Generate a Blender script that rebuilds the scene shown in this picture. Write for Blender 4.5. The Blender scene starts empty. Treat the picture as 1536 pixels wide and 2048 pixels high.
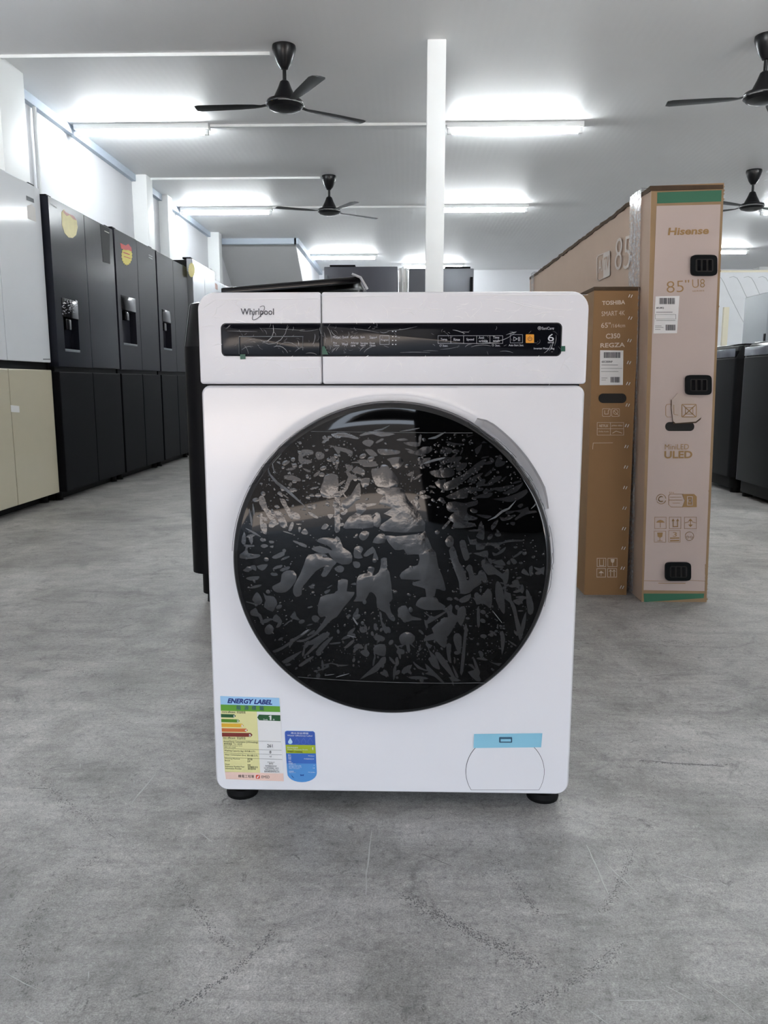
import bpy, bmesh, math, random
from math import sin, cos, pi, radians, hypot, atan2
from mathutils import Vector, Matrix, noise

random.seed(7)
SC = bpy.context.scene
COL = SC.collection

# ------------------------------------------------------------------ camera
FPX, PITCH, YAW, CAMH = 1580.0, radians(9.31), radians(1.54), 0.711
cam = bpy.data.cameras.new('camera')
cam.sensor_fit = 'VERTICAL'
cam.sensor_height = 36.0
cam.sensor_width = 27.0
cam.lens = 36.0 * FPX / 2048.0
cam.clip_start = 0.02
cam.clip_end = 200
camo = bpy.data.objects.new('camera', cam)
COL.objects.link(camo)
camo.location = (0, 0, CAMH)
camo.rotation_euler = (pi / 2 - PITCH, 0, YAW)
SC.camera = camo
CAM_R = Matrix.Rotation(YAW, 3, 'Z') @ Matrix.Rotation(pi / 2 - PITCH, 3, 'X')

# ------------------------------------------------------------------ exposure, sky, daylight
SC.view_settings.view_transform = 'Standard'
SC.view_settings.look = 'None'
SC.view_settings.gamma = 1.0
SC.view_settings.use_curve_mapping = False
SC.view_settings.exposure = 1.58

SKY_STRENGTH = 4.4
TUBE_STRENGTH = 50.0
W = bpy.data.worlds.new('sky')
SC.world = W
W.use_nodes = True
nt = W.node_tree
nt.nodes.clear()
wo = nt.nodes.new('ShaderNodeOutputWorld')
bg = nt.nodes.new('ShaderNodeBackground')
bg.inputs['Strength'].default_value = SKY_STRENGTH
tc = nt.nodes.new('ShaderNodeTexCoord')
sx = nt.nodes.new('ShaderNodeSeparateXYZ')
rp = nt.nodes.new('ShaderNodeValToRGB')
rp.color_ramp.elements[0].position = 0.0
rp.color_ramp.elements[0].color = (0.92, 0.95, 1.0, 1)
rp.color_ramp.elements[1].position = 0.7
rp.color_ramp.elements[1].color = (0.62, 0.78, 1.0, 1)
nt.links.new(tc.outputs['Generated'], sx.inputs[0])
nt.links.new(sx.outputs['Z'], rp.inputs[0])
nt.links.new(rp.outputs[0], bg.inputs['Color'])
nt.links.new(bg.outputs[0], wo.inputs[0])
# daylight reaches the room through the open shop front: a portal marks the opening for the sampler
pl = bpy.data.lights.new('shop_front_portal', 'AREA')
pl.shape = 'RECTANGLE'
pl.size, pl.size_y = 11.4, 2.45
pl.cycles.is_portal = True
plo = bpy.data.objects.new('shop_front_portal', pl)
COL.objects.link(plo)
plo.location = (2.6, -3.12, 1.25)
plo.rotation_euler = (radians(90), 0, 0)

sun = bpy.data.lights.new('sun', 'SUN')
sun.energy = 18.0
sun.angle = radians(1.0)
sun.color = (1.0, 0.97, 0.93)
suno = bpy.data.objects.new('sun', sun)
COL.objects.link(suno)
suno.rotation_euler = (radians(-32), radians(12), 0)      # high, from beyond the building: it lights the paving outside, not the room

# ------------------------------------------------------------------ materials
def lin(c):
    return tuple((x / 12.92 if x <= 0.04045 else ((x + 0.055) / 1.055) ** 2.4) for x in c)

def rgb(r, g, b):
    return lin((r / 255, g / 255, b / 255))

MATS = {}
def mat(name, col, rough=0.5, metal=0.0, ior=1.5, coat=0.0, var=0.06, scale=8.0, bump=0.0, bscale=60.0, spec=0.5):
    if name in MATS:
        return MATS[name]
    m = bpy.data.materials.new(name)
    m.use_nodes = True
    t = m.node_tree
    p = t.nodes['Principled BSDF']
    p.inputs['Roughness'].default_value = rough
    p.inputs['Metallic'].default_value = metal
    p.inputs['IOR'].default_value = ior
    p.inputs['Specular IOR Level'].default_value = spec
    p.inputs['Coat Weight'].default_value = coat
    p.inputs['Coat Roughness'].default_value = 0.06
    c = t.nodes.new('ShaderNodeTexCoord')
    n = t.nodes.new('ShaderNodeTexNoise')
    n.inputs['Scale'].default_value = scale
    n.inputs['Detail'].default_value = 4
    t.links.new(c.outputs['Object'], n.inputs['Vector'])
    mx = t.nodes.new('ShaderNodeMix')
    mx.data_type = 'RGBA'
    mx.inputs[6].default_value = tuple(x * (1 - var) for x in col) + (1,)
    mx.inputs[7].default_value = tuple(min(1, x * (1 + var)) for x in col) + (1,)
    t.links.new(n.outputs[0], mx.inputs[0])
    t.links.new(mx.outputs[2], p.inputs['Base Color'])
    if bump:
        n2 = t.nodes.new('ShaderNodeTexNoise')
        n2.inputs['Scale'].default_value = bscale
        n2.inputs['Detail'].default_value = 3
        t.links.new(c.outputs['Object'], n2.inputs['Vector'])
        b = t.nodes.new('ShaderNodeBump')
        b.inputs['Strength'].default_value = bump
        b.inputs['Distance'].default_value = 0.002
        t.links.new(n2.outputs[0], b.inputs['Height'])
        t.links.new(b.outputs[0], p.inputs['Normal'])
    MATS[name] = m
    return m

def emit(name, col, s):
    m = bpy.data.materials.new(name)
    m.use_nodes = True
    t = m.node_tree
    t.nodes.clear()
    o = t.nodes.new('ShaderNodeOutputMaterial')
    e = t.nodes.new('ShaderNodeEmission')
    e.inputs[0].default_value = tuple(col) + (1,)
    e.inputs[1].default_value = s
    t.links.new(e.outputs[0], o.inputs[0])
    MATS[name] = m
    return m

def clear_film(name, white, gloss, rough):
    """thin clear plastic: mostly see-through, with some haze and a sharp reflection"""
    m = bpy.data.materials.new(name)
    m.use_nodes = True
    t = m.node_tree
    t.nodes.clear()
    o = t.nodes.new('ShaderNodeOutputMaterial')
    tr = t.nodes.new('ShaderNodeBsdfTransparent')
    p = t.nodes.new('ShaderNodeBsdfPrincipled')
    p.inputs['Base Color'].default_value = (0.8, 0.82, 0.85, 1)
    p.inputs['Roughness'].default_value = rough
    c = t.nodes.new('ShaderNodeTexCoord')
    n = t.nodes.new('ShaderNodeTexNoise')
    n.inputs['Scale'].default_value = gloss
    mp = t.nodes.new('ShaderNodeMapRange')
    mp.inputs[1].default_value = 0.35
    mp.inputs[2].default_value = 0.7
    mp.inputs[3].default_value = white * 0.3
    mp.inputs[4].default_value = min(1, white * 1.7)
    mx = t.nodes.new('ShaderNodeMixShader')
    t.links.new(c.outputs['Object'], n.inputs['Vector'])
    t.links.new(n.outputs[0], mp.inputs[0])
    t.links.new(mp.outputs[0], mx.inputs[0])
    t.links.new(tr.outputs[0], mx.inputs[1])
    t.links.new(p.outputs[0], mx.inputs[2])
    t.links.new(mx.outputs[0], o.inputs[0])
    MATS[name] = m
    return m

def concrete():
    m = bpy.data.materials.new('concrete')
    m.use_nodes = True
    t = m.node_tree
    L = t.links.new
    p = t.nodes['Principled BSDF']
    c = t.nodes.new('ShaderNodeTexCoord')
    def nz(scale, detail=6, rough=0.6, dist=0.0, sc=None):
        n = t.nodes.new('ShaderNodeTexNoise')
        n.inputs['Scale'].default_value = scale
        n.inputs['Detail'].default_value = detail
        n.inputs['Roughness'].default_value = rough
        n.inputs['Distortion'].default_value = dist
        if sc:
            mpn = t.nodes.new('ShaderNodeMapping')
            mpn.inputs['Scale'].default_value = sc
            mpn.inputs['Rotation'].default_value = (0, 0, 0.5)
            L(c.outputs['Object'], mpn.inputs[0])
            L(mpn.outputs[0], n.inputs['Vector'])
        else:
            L(c.outputs['Object'], n.inputs['Vector'])
        return n.outputs[0]
    def ramp(src, stops):
        r = t.nodes.new('ShaderNodeValToRGB')
        e = r.color_ramp.elements
        while len(e) < len(stops):
            e.new(0.5)
        for k, (pos, v) in enumerate(stops):
            e[k].position = pos
            e[k].color = (v, v, v, 1)
        L(src, r.inputs[0])
        return r.outputs[0]
    def mul(a, b):
        x = t.nodes.new('ShaderNodeMix')
        x.data_type = 'RGBA'
        x.blend_type = 'MULTIPLY'
        x.inputs[0].default_value = 1.0
        L(a, x.inputs[6])
        L(b, x.inputs[7])
        return x.outputs[2]
    big = ramp(nz(2.2, 7, 0.62, 0.8), [(0.36, 0.72), (0.5, 1.0), (0.64, 1.2)])
    mid = ramp(nz(7.0, 9, 0.72, 1.2), [(0.34, 0.74), (0.5, 1.0), (0.66, 1.18)])
    fine = ramp(nz(110.0, 6, 0.8), [(0.34, 0.55), (0.46, 0.96), (0.56, 1.03), (0.66, 1.40)])
    strk = ramp(nz(3.0, 8, 0.7, 1.6, (1.0, 7.0, 1.0)), [(0.38, 0.86), (0.52, 1.0), (0.7, 1.08)])
    dark = ramp(nz(5.5, 9, 0.72, 2.2), [(0.30, 0.60), (0.42, 1.0), (1.0, 1.0)])
    grain = ramp(nz(420.0, 3, 0.8), [(0.36, 0.70), (0.5, 1.0), (0.64, 1.30)])
    pits = ramp(nz(38.0, 6, 0.8, 1.0), [(0.33, 0.45), (0.40, 1.0), (1.0, 1.0)])
    col = mul(mul(mul(mul(big, mid), mul(fine, strk)), dark), mul(grain, pits))
    base = t.nodes.new('ShaderNodeMix')
    base.data_type = 'RGBA'
    base.blend_type = 'MULTIPLY'
    base.inputs[0].default_value = 1.0
    base.inputs[6].default_value = FLOOR_COL + (1,)
    L(col, base.inputs[7])
    L(base.outputs[2], p.inputs['Base Color'])
    rr = t.nodes.new('ShaderNodeMapRange')
    rr.inputs[3].default_value = 0.34
    rr.inputs[4].default_value = 0.62
    L(nz(6.0, 5), rr.inputs[0])
    L(rr.outputs[0], p.inputs['Roughness'])
    b = t.nodes.new('ShaderNodeBump')
    b.inputs['Strength'].default_value = 0.14
    b.inputs['Distance'].default_value = 0.002
    L(nz(60.0, 5, 0.7), b.inputs['Height'])
    L(b.outputs[0], p.inputs['Normal'])
    return m

def ribbed(name, col, axis, period, amt, rough=0.5):
    """painted sheet with fine ribs running along the other axis"""
    m = bpy.data.materials.new(name)
    m.use_nodes = True
    t = m.node_tree
    L = t.links.new
    p = t.nodes['Principled BSDF']
    p.inputs['Roughness'].default_value = rough
    c = t.nodes.new('ShaderNodeTexCoord')
    w = t.nodes.new('ShaderNodeTexWave')
    w.wave_type = 'BANDS'
    w.bands_direction = axis
    w.inputs['Scale'].default_value = 0.314 / period
    n = t.nodes.new('ShaderNodeTexNoise')
    n.inputs['Scale'].default_value = 1.1
    n.inputs['Detail'].default_value = 5
    L(c.outputs['Object'], w.inputs['Vector'])
    L(c.outputs['Object'], n.inputs['Vector'])
    mx = t.nodes.new('ShaderNodeMix')
    mx.data_type = 'RGBA'
    mx.inputs[6].default_value = tuple(x * 0.94 for x in col) + (1,)
    mx.inputs[7].default_value = tuple(min(1, x * 1.04) for x in col) + (1,)
    L(n.outputs[0], mx.inputs[0])
    L(mx.outputs[2], p.inputs['Base Color'])
    b = t.nodes.new('ShaderNodeBump')
    b.inputs['Strength'].default_value = amt
    b.inputs['Distance'].default_value = 0.004
    L(w.outputs[0], b.inputs['Height'])
    L(b.outputs[0], p.inputs['Normal'])
    MATS[name] = m
    return m

FLOOR_COL = (0.325, 0.318, 0.304)
M_FLOOR = concrete()
M_CEIL = ribbed('ceiling_sheet', (0.86, 0.865, 0.87), 'X', 0.06, 0.10)
M_WALL = mat('white_wall_paint', (0.63, 0.64, 0.67), 0.6, var=0.05, scale=2.0, bump=0.05, bscale=40)
M_COLUMN = mat('white_column_paint', (0.80, 0.82, 0.82), 0.5, var=0.02)
M_TRIM = mat('blue_grey_trim', rgb(182, 194, 208), 0.4, var=0.03)
M_SOFFIT = mat('grey_soffit', (0.50, 0.51, 0.52), 0.6, var=0.03)
M_BLOCKER = mat('dark_reflection_blocker', (0.02, 0.02, 0.022), 0.5)
M_FACADE = mat('added_dark_facade', (0.05, 0.045, 0.042), 0.6, var=0.5, scale=0.3)
M_PAVE = mat('outdoor_paving', rgb(172, 156, 142), 0.8, var=0.2, scale=1.5)
M_ENAMEL = mat('white_enamel', (0.80, 0.803, 0.83), 0.22, var=0.008, coat=0.3)
M_PLASTICW = mat('white_plastic', (0.79, 0.793, 0.825), 0.3, var=0.008)
M_GAP = mat('shadow_gap', (0.02, 0.02, 0.022), 0.7)
M_BLACKGLASS = mat('black_glass', (0.0012, 0.0012, 0.0013), 0.035, var=0.02, spec=0.2)
M_BLACKRIM = mat('black_gloss_rim', (0.006, 0.006, 0.007), 0.08, var=0.02)
M_WINDOW = mat('dark_display', (0.005, 0.0053, 0.008), 0.10, var=0.03, spec=0.2)
M_BUBBLE = mat('lifted_film', (0.012, 0.012, 0.0135), 0.16, var=0.25, scale=30, ior=1.65, bump=0.25, bscale=70)
M_CREASE = mat('creased_film', (0.035, 0.036, 0.040), 0.10, var=0.4, scale=40, ior=1.6)
M_GLINT = mat('wrinkle_glint_white', (0.97, 0.97, 0.98), 0.12, var=0.02, scale=50)
M_RUBBER = mat('black_rubber', (0.005, 0.005, 0.005), 0.6, spec=0.15)
M_INK = mat('dark_ink', rgb(38, 40, 52), 0.5)
M_LEGEND = mat('pale_legend_ink', rgb(205, 207, 214), 0.5)
M_ORANGE = mat('orange_button', rgb(226, 152, 42), 0.4)
M_GREEN_TAPE = mat('green_tape', rgb(22, 84, 66), 0.4)
M_BLUE_TAPE = mat('pale_blue_tape', rgb(142, 200, 222), 0.3, var=0.03)
M_BLUE_DK = mat('dark_blue_recess', rgb(52, 88, 112), 0.5)
M_BLACKPL = mat('black_plastic', (0.0055, 0.0055, 0.0065), 0.4, var=0.1, ior=1.2)
M_BLACKGLOSS = mat('black_gloss_plastic', (0.005, 0.005, 0.006), 0.12, var=0.1, spec=0.25)
M_DARKSTEEL = mat('dark_brushed_steel', (0.013, 0.0145, 0.021), 0.2, metal=0.0, var=0.06, scale=3, spec=0.5, ior=1.28)
M_DARKSTEEL2 = mat('charcoal_steel', (0.019, 0.0195, 0.027), 0.42, var=0.05, scale=3, spec=0.5, ior=1.2)
M_BLACKDOOR = mat('black_door', (0.0055, 0.0057, 0.007), 0.5, var=0.06, scale=3, spec=0.5, ior=1.12)
M_FRIDGESIDE = mat('black_cabinet_side', (0.006, 0.006, 0.007), 0.45, ior=1.15)
M_WHITEGLASS = mat('white_glass_door', (0.86, 0.90, 0.94), 0.07, var=0.02)
M_BEIGEGLASS = mat('beige_glass_door', rgb(206, 200, 178), 0.12, var=0.02)
M_SILVER = mat('silver_door', (0.36, 0.375, 0.40), 0.25, metal=0.4, var=0.04)
M_GREYDOOR = mat('grey_door', rgb(150, 156, 160), 0.35)
M_YELLOW = mat('yellow_sticker', rgb(232, 214, 84), 0.5, var=0.12, scale=30)
M_CREAM = mat('cream_sticker', rgb(232, 222, 156), 0.4, var=0.12, scale=30)
M_RED = mat('red_sticker', rgb(206, 60, 52), 0.5)
M_PINK = mat('pink_sticker', rgb(214, 172, 160), 0.5)
M_PAPER = mat('white_paper', (0.78, 0.78, 0.77), 0.6)
M_GREYTAG = mat('grey_tag', rgb(96, 102, 108), 0.5)
M_KRAFT = mat('kraft_board', rgb(156, 130, 98), 0.75, var=0.08, scale=14, bump=0.1)
M_KRAFTSIDE = mat('taupe_kraft_board', rgb(192, 170, 151), 0.75, var=0.05, scale=10, bump=0.1)
M_TAUPE = mat('taupe_print', rgb(193, 178, 171), 0.6, var=0.05, scale=6)
M_BROWN = mat('brown_print', rgb(143, 107, 69), 0.55, var=0.06, scale=8)
M_BROWNSIDE = mat('brown_board_side', rgb(146, 112, 74), 0.7, var=0.06)
M_GOLD = mat('gold_ink', rgb(158, 126, 80), 0.5)
M_WHITEINK = mat('white_print_ink', rgb(214, 200, 184), 0.6)
M_PALEINK = mat('pale_side_ink', rgb(206, 198, 190), 0.6)
M_GREEN = mat('green_stripe_ink', rgb(54, 112, 86), 0.6)
M_HOLE = mat('dark_hole', (0.015, 0.014, 0.013), 0.8)
M_BOARDEDGE = mat('dark_board_edge', rgb(78, 62, 46), 0.9, var=0.2, scale=40)
M_STAPLE = mat('staple_steel', (0.8, 0.8, 0.8), 0.3, metal=0.2)
M_HANDLE = mat('black_carry_handle', (0.004, 0.0055, 0.0065), 0.45, spec=0.12)
M_FOAM = mat('white_foam', (0.74, 0.77, 0.80), 0.7)
M_FOAMEDGE = mat('yellowed_edge', rgb(226, 221, 200), 0.7)
M_FANBLACK = mat('black_fan_enamel', (0.005, 0.005, 0.006), 0.3, var=0.05, spec=0.3)
M_CHROME = mat('polished_trim', (0.7, 0.7, 0.72), 0.12, metal=1.0)
M_LAMPBODY = mat('lamp_batten_white', (0.8, 0.82, 0.82), 0.4)
M_TUBE = emit('fluorescent_glow', (0.92, 0.975, 1.0), TUBE_STRENGTH)
M_BAND = clear_film('clear_packing_film', 0.5, 90.0, 0.12)
M_SCRATCH = mat('pale_scratch', (0.42, 0.42, 0.41), 0.6, var=0.2, scale=60)
M_DSCRATCH = mat('dark_scratch', (0.15, 0.148, 0.145), 0.6, var=0.2, scale=60)

# ------------------------------------------------------------------ geometry helpers
def link(name, me, parent=None):
    o = bpy.data.objects.new(name, me)
    COL.objects.link(o)
    if parent is not None:
        o.parent = parent
    return o

def thing(name, label, cat, loc=(0, 0, 0), rotz=0.0, group=None):
    o = link(name, None)
    o.empty_display_size = 0.1
    o.location = loc
    o.rotation_euler = (0, 0, rotz)
    o['label'] = label
    o['category'] = cat
    if group:
        o['group'] = group
    return o

def dup(root, loc, label, rotz=None):
    r = root.copy()
    COL.objects.link(r)
    r.location = loc
    r['label'] = label
    if rotz is not None:
        r.rotation_euler = (0, 0, rotz)
    for ch in list(root.children):
        c = ch.copy()
        COL.objects.link(c)
        c.parent = r
        for g in ch.children:
            d = g.copy()
            COL.objects.link(d)
            d.parent = c
    return r

class B:
    """collects shapes and links them as one mesh object"""
    def __init__(self):
        self.bm = bmesh.new()
        self.mi = 0

    def _new(self, faces):
        for f in faces:
            f.material_index = self.mi

    def box(self, x0, x1, y0, y1, z0, z1, bev=0.0, seg=2):
        r = bmesh.ops.create_cube(self.bm, size=1.0)
        vs = r['verts']
        for v in vs:
            v.co = Vector(((x0 + x1) / 2 + v.co.x * (x1 - x0), (y0 + y1) / 2 + v.co.y * (y1 - y0), (z0 + z1) / 2 + v.co.z * (z1 - z0)))
        fs = set(f for v in vs for f in v.link_faces)
        self._new(fs)
        if bev:
            es = set(e for v in vs for e in v.link_edges)
            r2 = bmesh.ops.bevel(self.bm, geom=list(es), offset=bev, segments=seg, affect='EDGES', profile=0.6)
            self._new(r2['faces'])
        return vs

    def rings(self, rings, close=True, cap0=True, cap1=True):
        vr = [[self.bm.verts.new(p) for p in r] for r in rings]
        n = len(vr[0])
        fs = []
        for a, b in zip(vr, vr[1:]):
            for i in range(n if close else n - 1):
                j = (i + 1) % n
                try:
                    fs.append(self.bm.faces.new((a[i], a[j], b[j], b[i])))
                except ValueError:
                    pass
        if cap0:
            fs.append(self.bm.faces.new(list(reversed(vr[0]))))
        if cap1:
            fs.append(self.bm.faces.new(vr[-1]))
        self._new(fs)
        return vr

    def lathe(self, prof, c=(0, 0, 0), n=32, axis='Z'):
        rr = []
        for r, h in prof:
            ring = []
            for k in range(n):
                a = 2 * pi * k / n
                if axis == 'Z':
                    ring.append((c[0] + r * cos(a), c[1] + r * sin(a), c[2] + h))
                else:
                    ring.append((c[0] + r * cos(a), c[1] + h, c[2] - r * sin(a)))
            rr.append(ring)
        self.rings(rr)

    def tube(self, path, rad, n=6, flat=1.0):
        path = [Vector(p) for p in path]
        if not hasattr(rad, '__len__'):
            rad = [rad] * len(path)
        rr = []
        up = None
        for i, p in enumerate(path):
            d = (path[min(i + 1, len(path) - 1)] - path[max(i - 1, 0)]).normalized()
            if up is None:
                up = Vector((0, 0, 1)) if abs(d.z) < 0.9 else Vector((1, 0, 0))
            s = d.cross(up).normalized()
            u = s.cross(d).normalized()
            up = u
            rr.append([p + (s * cos(2 * pi * k / n) + u * sin(2 * pi * k / n) * flat) * rad[i] for k in range(n)])
        self.rings(rr)

    def prism(self, pts, nrm, th):
        """polygon of 3D points with its front here, going th back against nrm"""
        pts = [Vector(p) for p in pts]
        a = Vector((0, 0, 0))
        for i in range(len(pts)):
            a += pts[i].cross(pts[(i + 1) % len(pts)])
        if a.dot(nrm) < 0:
            pts.reverse()
        self.rings([[p - nrm * th for p in pts], pts])

    def build(self, name, mats, parent=None, smooth=27, xf=None):
        bm = self.bm
        if xf is not None:
            bmesh.ops.transform(bm, matrix=xf, verts=bm.verts[:])
        bmesh.ops.recalc_face_normals(bm, faces=bm.faces[:])
        for f in bm.faces:
            f.smooth = True
        for e in bm.edges:
            if len(e.link_faces) == 2 and e.calc_face_angle(0) > radians(smooth):
                e.smooth = False
        me = bpy.data.meshes.new(name)
        bm.to_mesh(me)
        bm.free()
        if not isinstance(mats, (list, tuple)):
            mats = [mats]
        for m in mats:
            me.materials.append(m)
        return link(name, me, parent)

def ray(px, py):
    return CAM_R @ Vector(((px - 768) / FPX, -(py - 1024) / FPX, -1.0))

class Surf:
    """a flat face of a thing, in the thing's own coordinates; pt() finds the spot on it that a reading of the photograph falls on"""
    def __init__(self, M, axis, val, nrm):
        self.Mi = M.inverted()
        self.axis, self.val, self.n = axis, val, Vector(nrm)
        self.o = self.Mi @ Vector((0, 0, CAMH))

    def pt(self, px, py, off=0.0):
        d = self.Mi.to_3x3() @ ray(px, py)
        t = (self.val - self.o[self.axis]) / d[self.axis]
        return self.o + d * t + self.n * off

class Art(B):
    """printed matter and thin plates on a Surf"""
    def __init__(self, S, off=0.0006, th=0.0003):
        super().__init__()
        self.S, self.off, self.th = S, off, th

    def poly(self, pts, off=None):
        o = self.off if off is None else off
        self.prism([self.S.pt(x, y, o) for x, y in pts], self.S.n, self.th)

    def rect(self, x0, y0, x1, y1, off=None):
        self.poly([(x0, y0), (x1, y0), (x1, y1), (x0, y1)], off)

    def round_rect(self, x0, y0, x1, y1, r, off=None, n=5):
        p = []
        for cx, cy, a0 in ((x1 - r, y0 + r, -90), (x1 - r, y1 - r, 0), (x0 + r, y1 - r, 90), (x0 + r, y0 + r, 180)):
            for k in range(n + 1):
                a = radians(a0 + 90 * k / n)
                p.append((cx + r * cos(a), cy + r * sin(a)))
        self.poly(p, off)

    def line(self, pts, w, off=None):
        for (x0, y0), (x1, y1) in zip(pts, pts[1:]):
            d = hypot(x1 - x0, y1 - y0)
            if d < 1e-6:
                continue
            nx, ny = -(y1 - y0) / d * w / 2, (x1 - x0) / d * w / 2
            ex, ey = (x1 - x0) / d * w / 2, (y1 - y0) / d * w / 2
            self.poly([(x0 - ex + nx, y0 - ey + ny), (x1 + ex + nx, y1 + ey + ny), (x1 + ex - nx, y1 + ey - ny), (x0 - ex - nx, y0 - ey - ny)], off)

    def frame(self, x0, y0, x1, y1, w, off=None):
        self.line([(x0, y0), (x1, y0), (x1, y1), (x0, y1), (x0, y0)], w, off)

    def disc(self, cx, cy, rx, ry=None, off=None, n=20):
        ry = ry or rx
        self.poly([(cx + rx * cos(2 * pi * k / n), cy + ry * sin(2 * pi * k / n)) for k in range(n)], off)

    def ring(self, cx, cy, r, w, off=None, a0=0, a1=360, ry=None, tilt=0, n=20):
        ry = ry or r
        ct, st = cos(radians(tilt)), sin(radians(tilt))
        p = []
        for k in range(n + 1):
            a = radians(a0 + (a1 - a0) * k / n)
            x, y = r * cos(a), ry * sin(a)
            p.append((cx + x * ct - y * st, cy + x * st + y * ct))
        self.line(p, w, off)

    def text(self, s, x0, y0, x1, y1, h, bold=0.0, shear=0.0, off=None):
        """s along the foot line (x0,y0)-(x1,y1), h tall; the ink box of the words fills exactly that strip"""
        off = self.off if off is None else off
        if s == '1':                                    # a bare figure one: stem with a flag
            w, q = x1 - x0, y0 - h
            self.poly([(x0 + w * .38, y0), (x1, y1), (x1, y1 - h), (x0 + w * .55, q), (x0 + w * .45, q + h * .10), (x0, q + h * .20), (x0, q + h * .34), (x0 + w * .38, q + h * .28)], off)
            return
        verts, faces = glyphs(s, bold, shear)
        if not verts:
            return
        xs = [v[0] for v in verts]
        ys = [v[1] for v in verts]
        xa, xb, ya, yb = min(xs), max(xs), min(ys), max(ys)
        p0, p1 = self.S.pt(x0, y0, off), self.S.pt(x1, y1, off)
        hh = (self.S.pt(x0, y0 - h, off) - p0).length
        ex = (p1 - p0).normalized()
        ey = self.S.n.cross(ex).normalized()
        kx, ky = (p1 - p0).length / max(1e-6, xb - xa), hh / max(1e-6, yb - ya)
        vs = [self.bm.verts.new(p0 + ex * ((x - xa) * kx) + ey * ((y - ya) * ky)) for x, y in verts]
        for f in faces:
            try:
                fc = self.bm.faces.new([vs[i] for i in f])
                fc.material_index = self.mi
            except ValueError:
                pass

_glyph = {}
def glyphs(s, bold, shear):
    key = (s, bold, shear)
    if key not in _glyph:
        c = bpy.data.curves.new('lettering', 'FONT')
        c.body = s
        c.resolution_u = 3
        c.offset = bold
        c.shear = shear
        o = bpy.data.objects.new('lettering', c)
        COL.objects.link(o)
        dg = bpy.context.evaluated_depsgraph_get()
        me = bpy.data.meshes.new_from_object(o.evaluated_get(dg))
        _glyph[key] = ([(v.co.x, v.co.y) for v in me.vertices], [tuple(p.vertices) for p in me.polygons])
        bpy.data.objects.remove(o)
        bpy.data.curves.remove(c)
        bpy.data.meshes.remove(me)
    return _glyph[key]

def rrect(x0, x1, z0, z1, r, seg=8, sub=10):
    """rounded rectangle outline, counter-clockwise from the front; r = radii (bottom left, bottom right, top right, top left)"""
    if not hasattr(r, '__len__'):
        r = (r,) * 4
    out = []
    cs = [(x0 + r[0], z0 + r[0], 180, r[0]), (x1 - r[1], z0 + r[1], 270, r[1]), (x1 - r[2], z1 - r[2], 0, r[2]), (x0 + r[3], z1 - r[3], 90, r[3])]
    for i, (cx, cz, a0, rr) in enumerate(cs):
        arc = [(cx + rr * cos(radians(a0 + 90 * k / seg)), cz + rr * sin(radians(a0 + 90 * k / seg))) for k in range(seg + 1)]
        out += arc if rr > 0 else [arc[0]]
        nx = cs[(i + 1) % 4]
        p1 = (nx[0] + nx[3] * cos(radians(nx[2])), nx[1] + nx[3] * sin(radians(nx[2])))
        p0 = out[-1]
        out += [(p0[0] + (p1[0] - p0[0]) * k / sub, p0[1] + (p1[1] - p0[1]) * k / sub) for k in range(1, sub)]
    return out

def inset(pts, d):
    n = len(pts)
    out = []
    for i in range(n):
        ax, az = pts[i - 1]
        bx, bz = pts[(i + 1) % n]
        l = hypot(bx - ax, bz - az) or 1
        out.append((pts[i][0] - (bz - az) / l * d, pts[i][1] + (bx - ax) / l * d))
    return out

def plate(b, pts, y0, y1, bev):
    """solid plate with outline pts in x/z, front at y0 with a rounded edge, back at y1"""
    b.rings([[(x, y1, z) for x, z in pts], [(x, y0 + bev, z) for x, z in pts],
             [(x, y0 + bev * 0.3, z) for x, z in inset(pts, bev * 0.3)], [(x, y0, z) for x, z in inset(pts, bev)]])

def struct(o, label=None):
    o['kind'] = 'structure'
    if label:
        o['label'] = label
    return o

# ------------------------------------------------------------------ the room
CEIL, XL, XR, YB, YF = 3.04, -3.12, 8.4, 17.2, -3.0
def slab(name, x0, x1, y0, y1, z0, z1, m, label=None, bev=0.0):
    b = B()
    b.box(x0, x1, y0, y1, z0, z1, bev)
    return struct(b.build(name, m), label)

slab('floor', XL - 0.15, XR + 0.15, YF, YB + 0.15, -0.12, 0.0, M_FLOOR, 'mottled grey polished concrete floor of the showroom')
slab('ceiling', XL - 0.15, XR + 0.15, YF, YB + 0.15, CEIL, CEIL + 0.12, M_CEIL, 'pale grey finely ribbed sheet ceiling')
slab('wall_left', XL - 0.15, XL, YF, YB + 0.15, 0, CEIL, M_WALL, 'white painted wall behind the row of fridges')
slab('wall_right', XR, XR + 0.15, YF, YB + 0.15, 0, CEIL, M_WALL, 'white wall beyond the black washing machines')
slab('wall_back', XL, XR, YB, YB + 0.15, 0, CEIL, M_WALL, 'white rear wall behind the black fridges')
slab('wall_front', XL, XR, YF - 0.1, YF, 2.36, CEIL, M_BLOCKER, 'unseen header wall above the open shop front, darkened for the door reflections')  # out of view; dark and low to shape what the glass door reflects
slab('wall_front', 0.35, 3.7, YF - 0.1, YF, 0, 2.36, M_BLOCKER, 'added unseen dark shutter in the shop front, for the door reflections')  # added out of view to keep the glass door's right half dark
slab('building', -30, 40, -26, -22, 0, 9.2, M_FACADE, 'added unseen dark facade across the road, for the door reflections')  # added out of view so the glass door reflects only a strip of sky
slab('pavement', -30, 40, -30, YF, -0.14, -0.02, M_PAVE, 'sunlit paving outside the open shop front')

b = B()
b.box(XL, XL + 0.05, YF, 13.45, CEIL - 0.075, CEIL)
struct(b.build('trim_1', M_TRIM), 'blue-grey angle trim where the left wall meets the ceiling')
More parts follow.
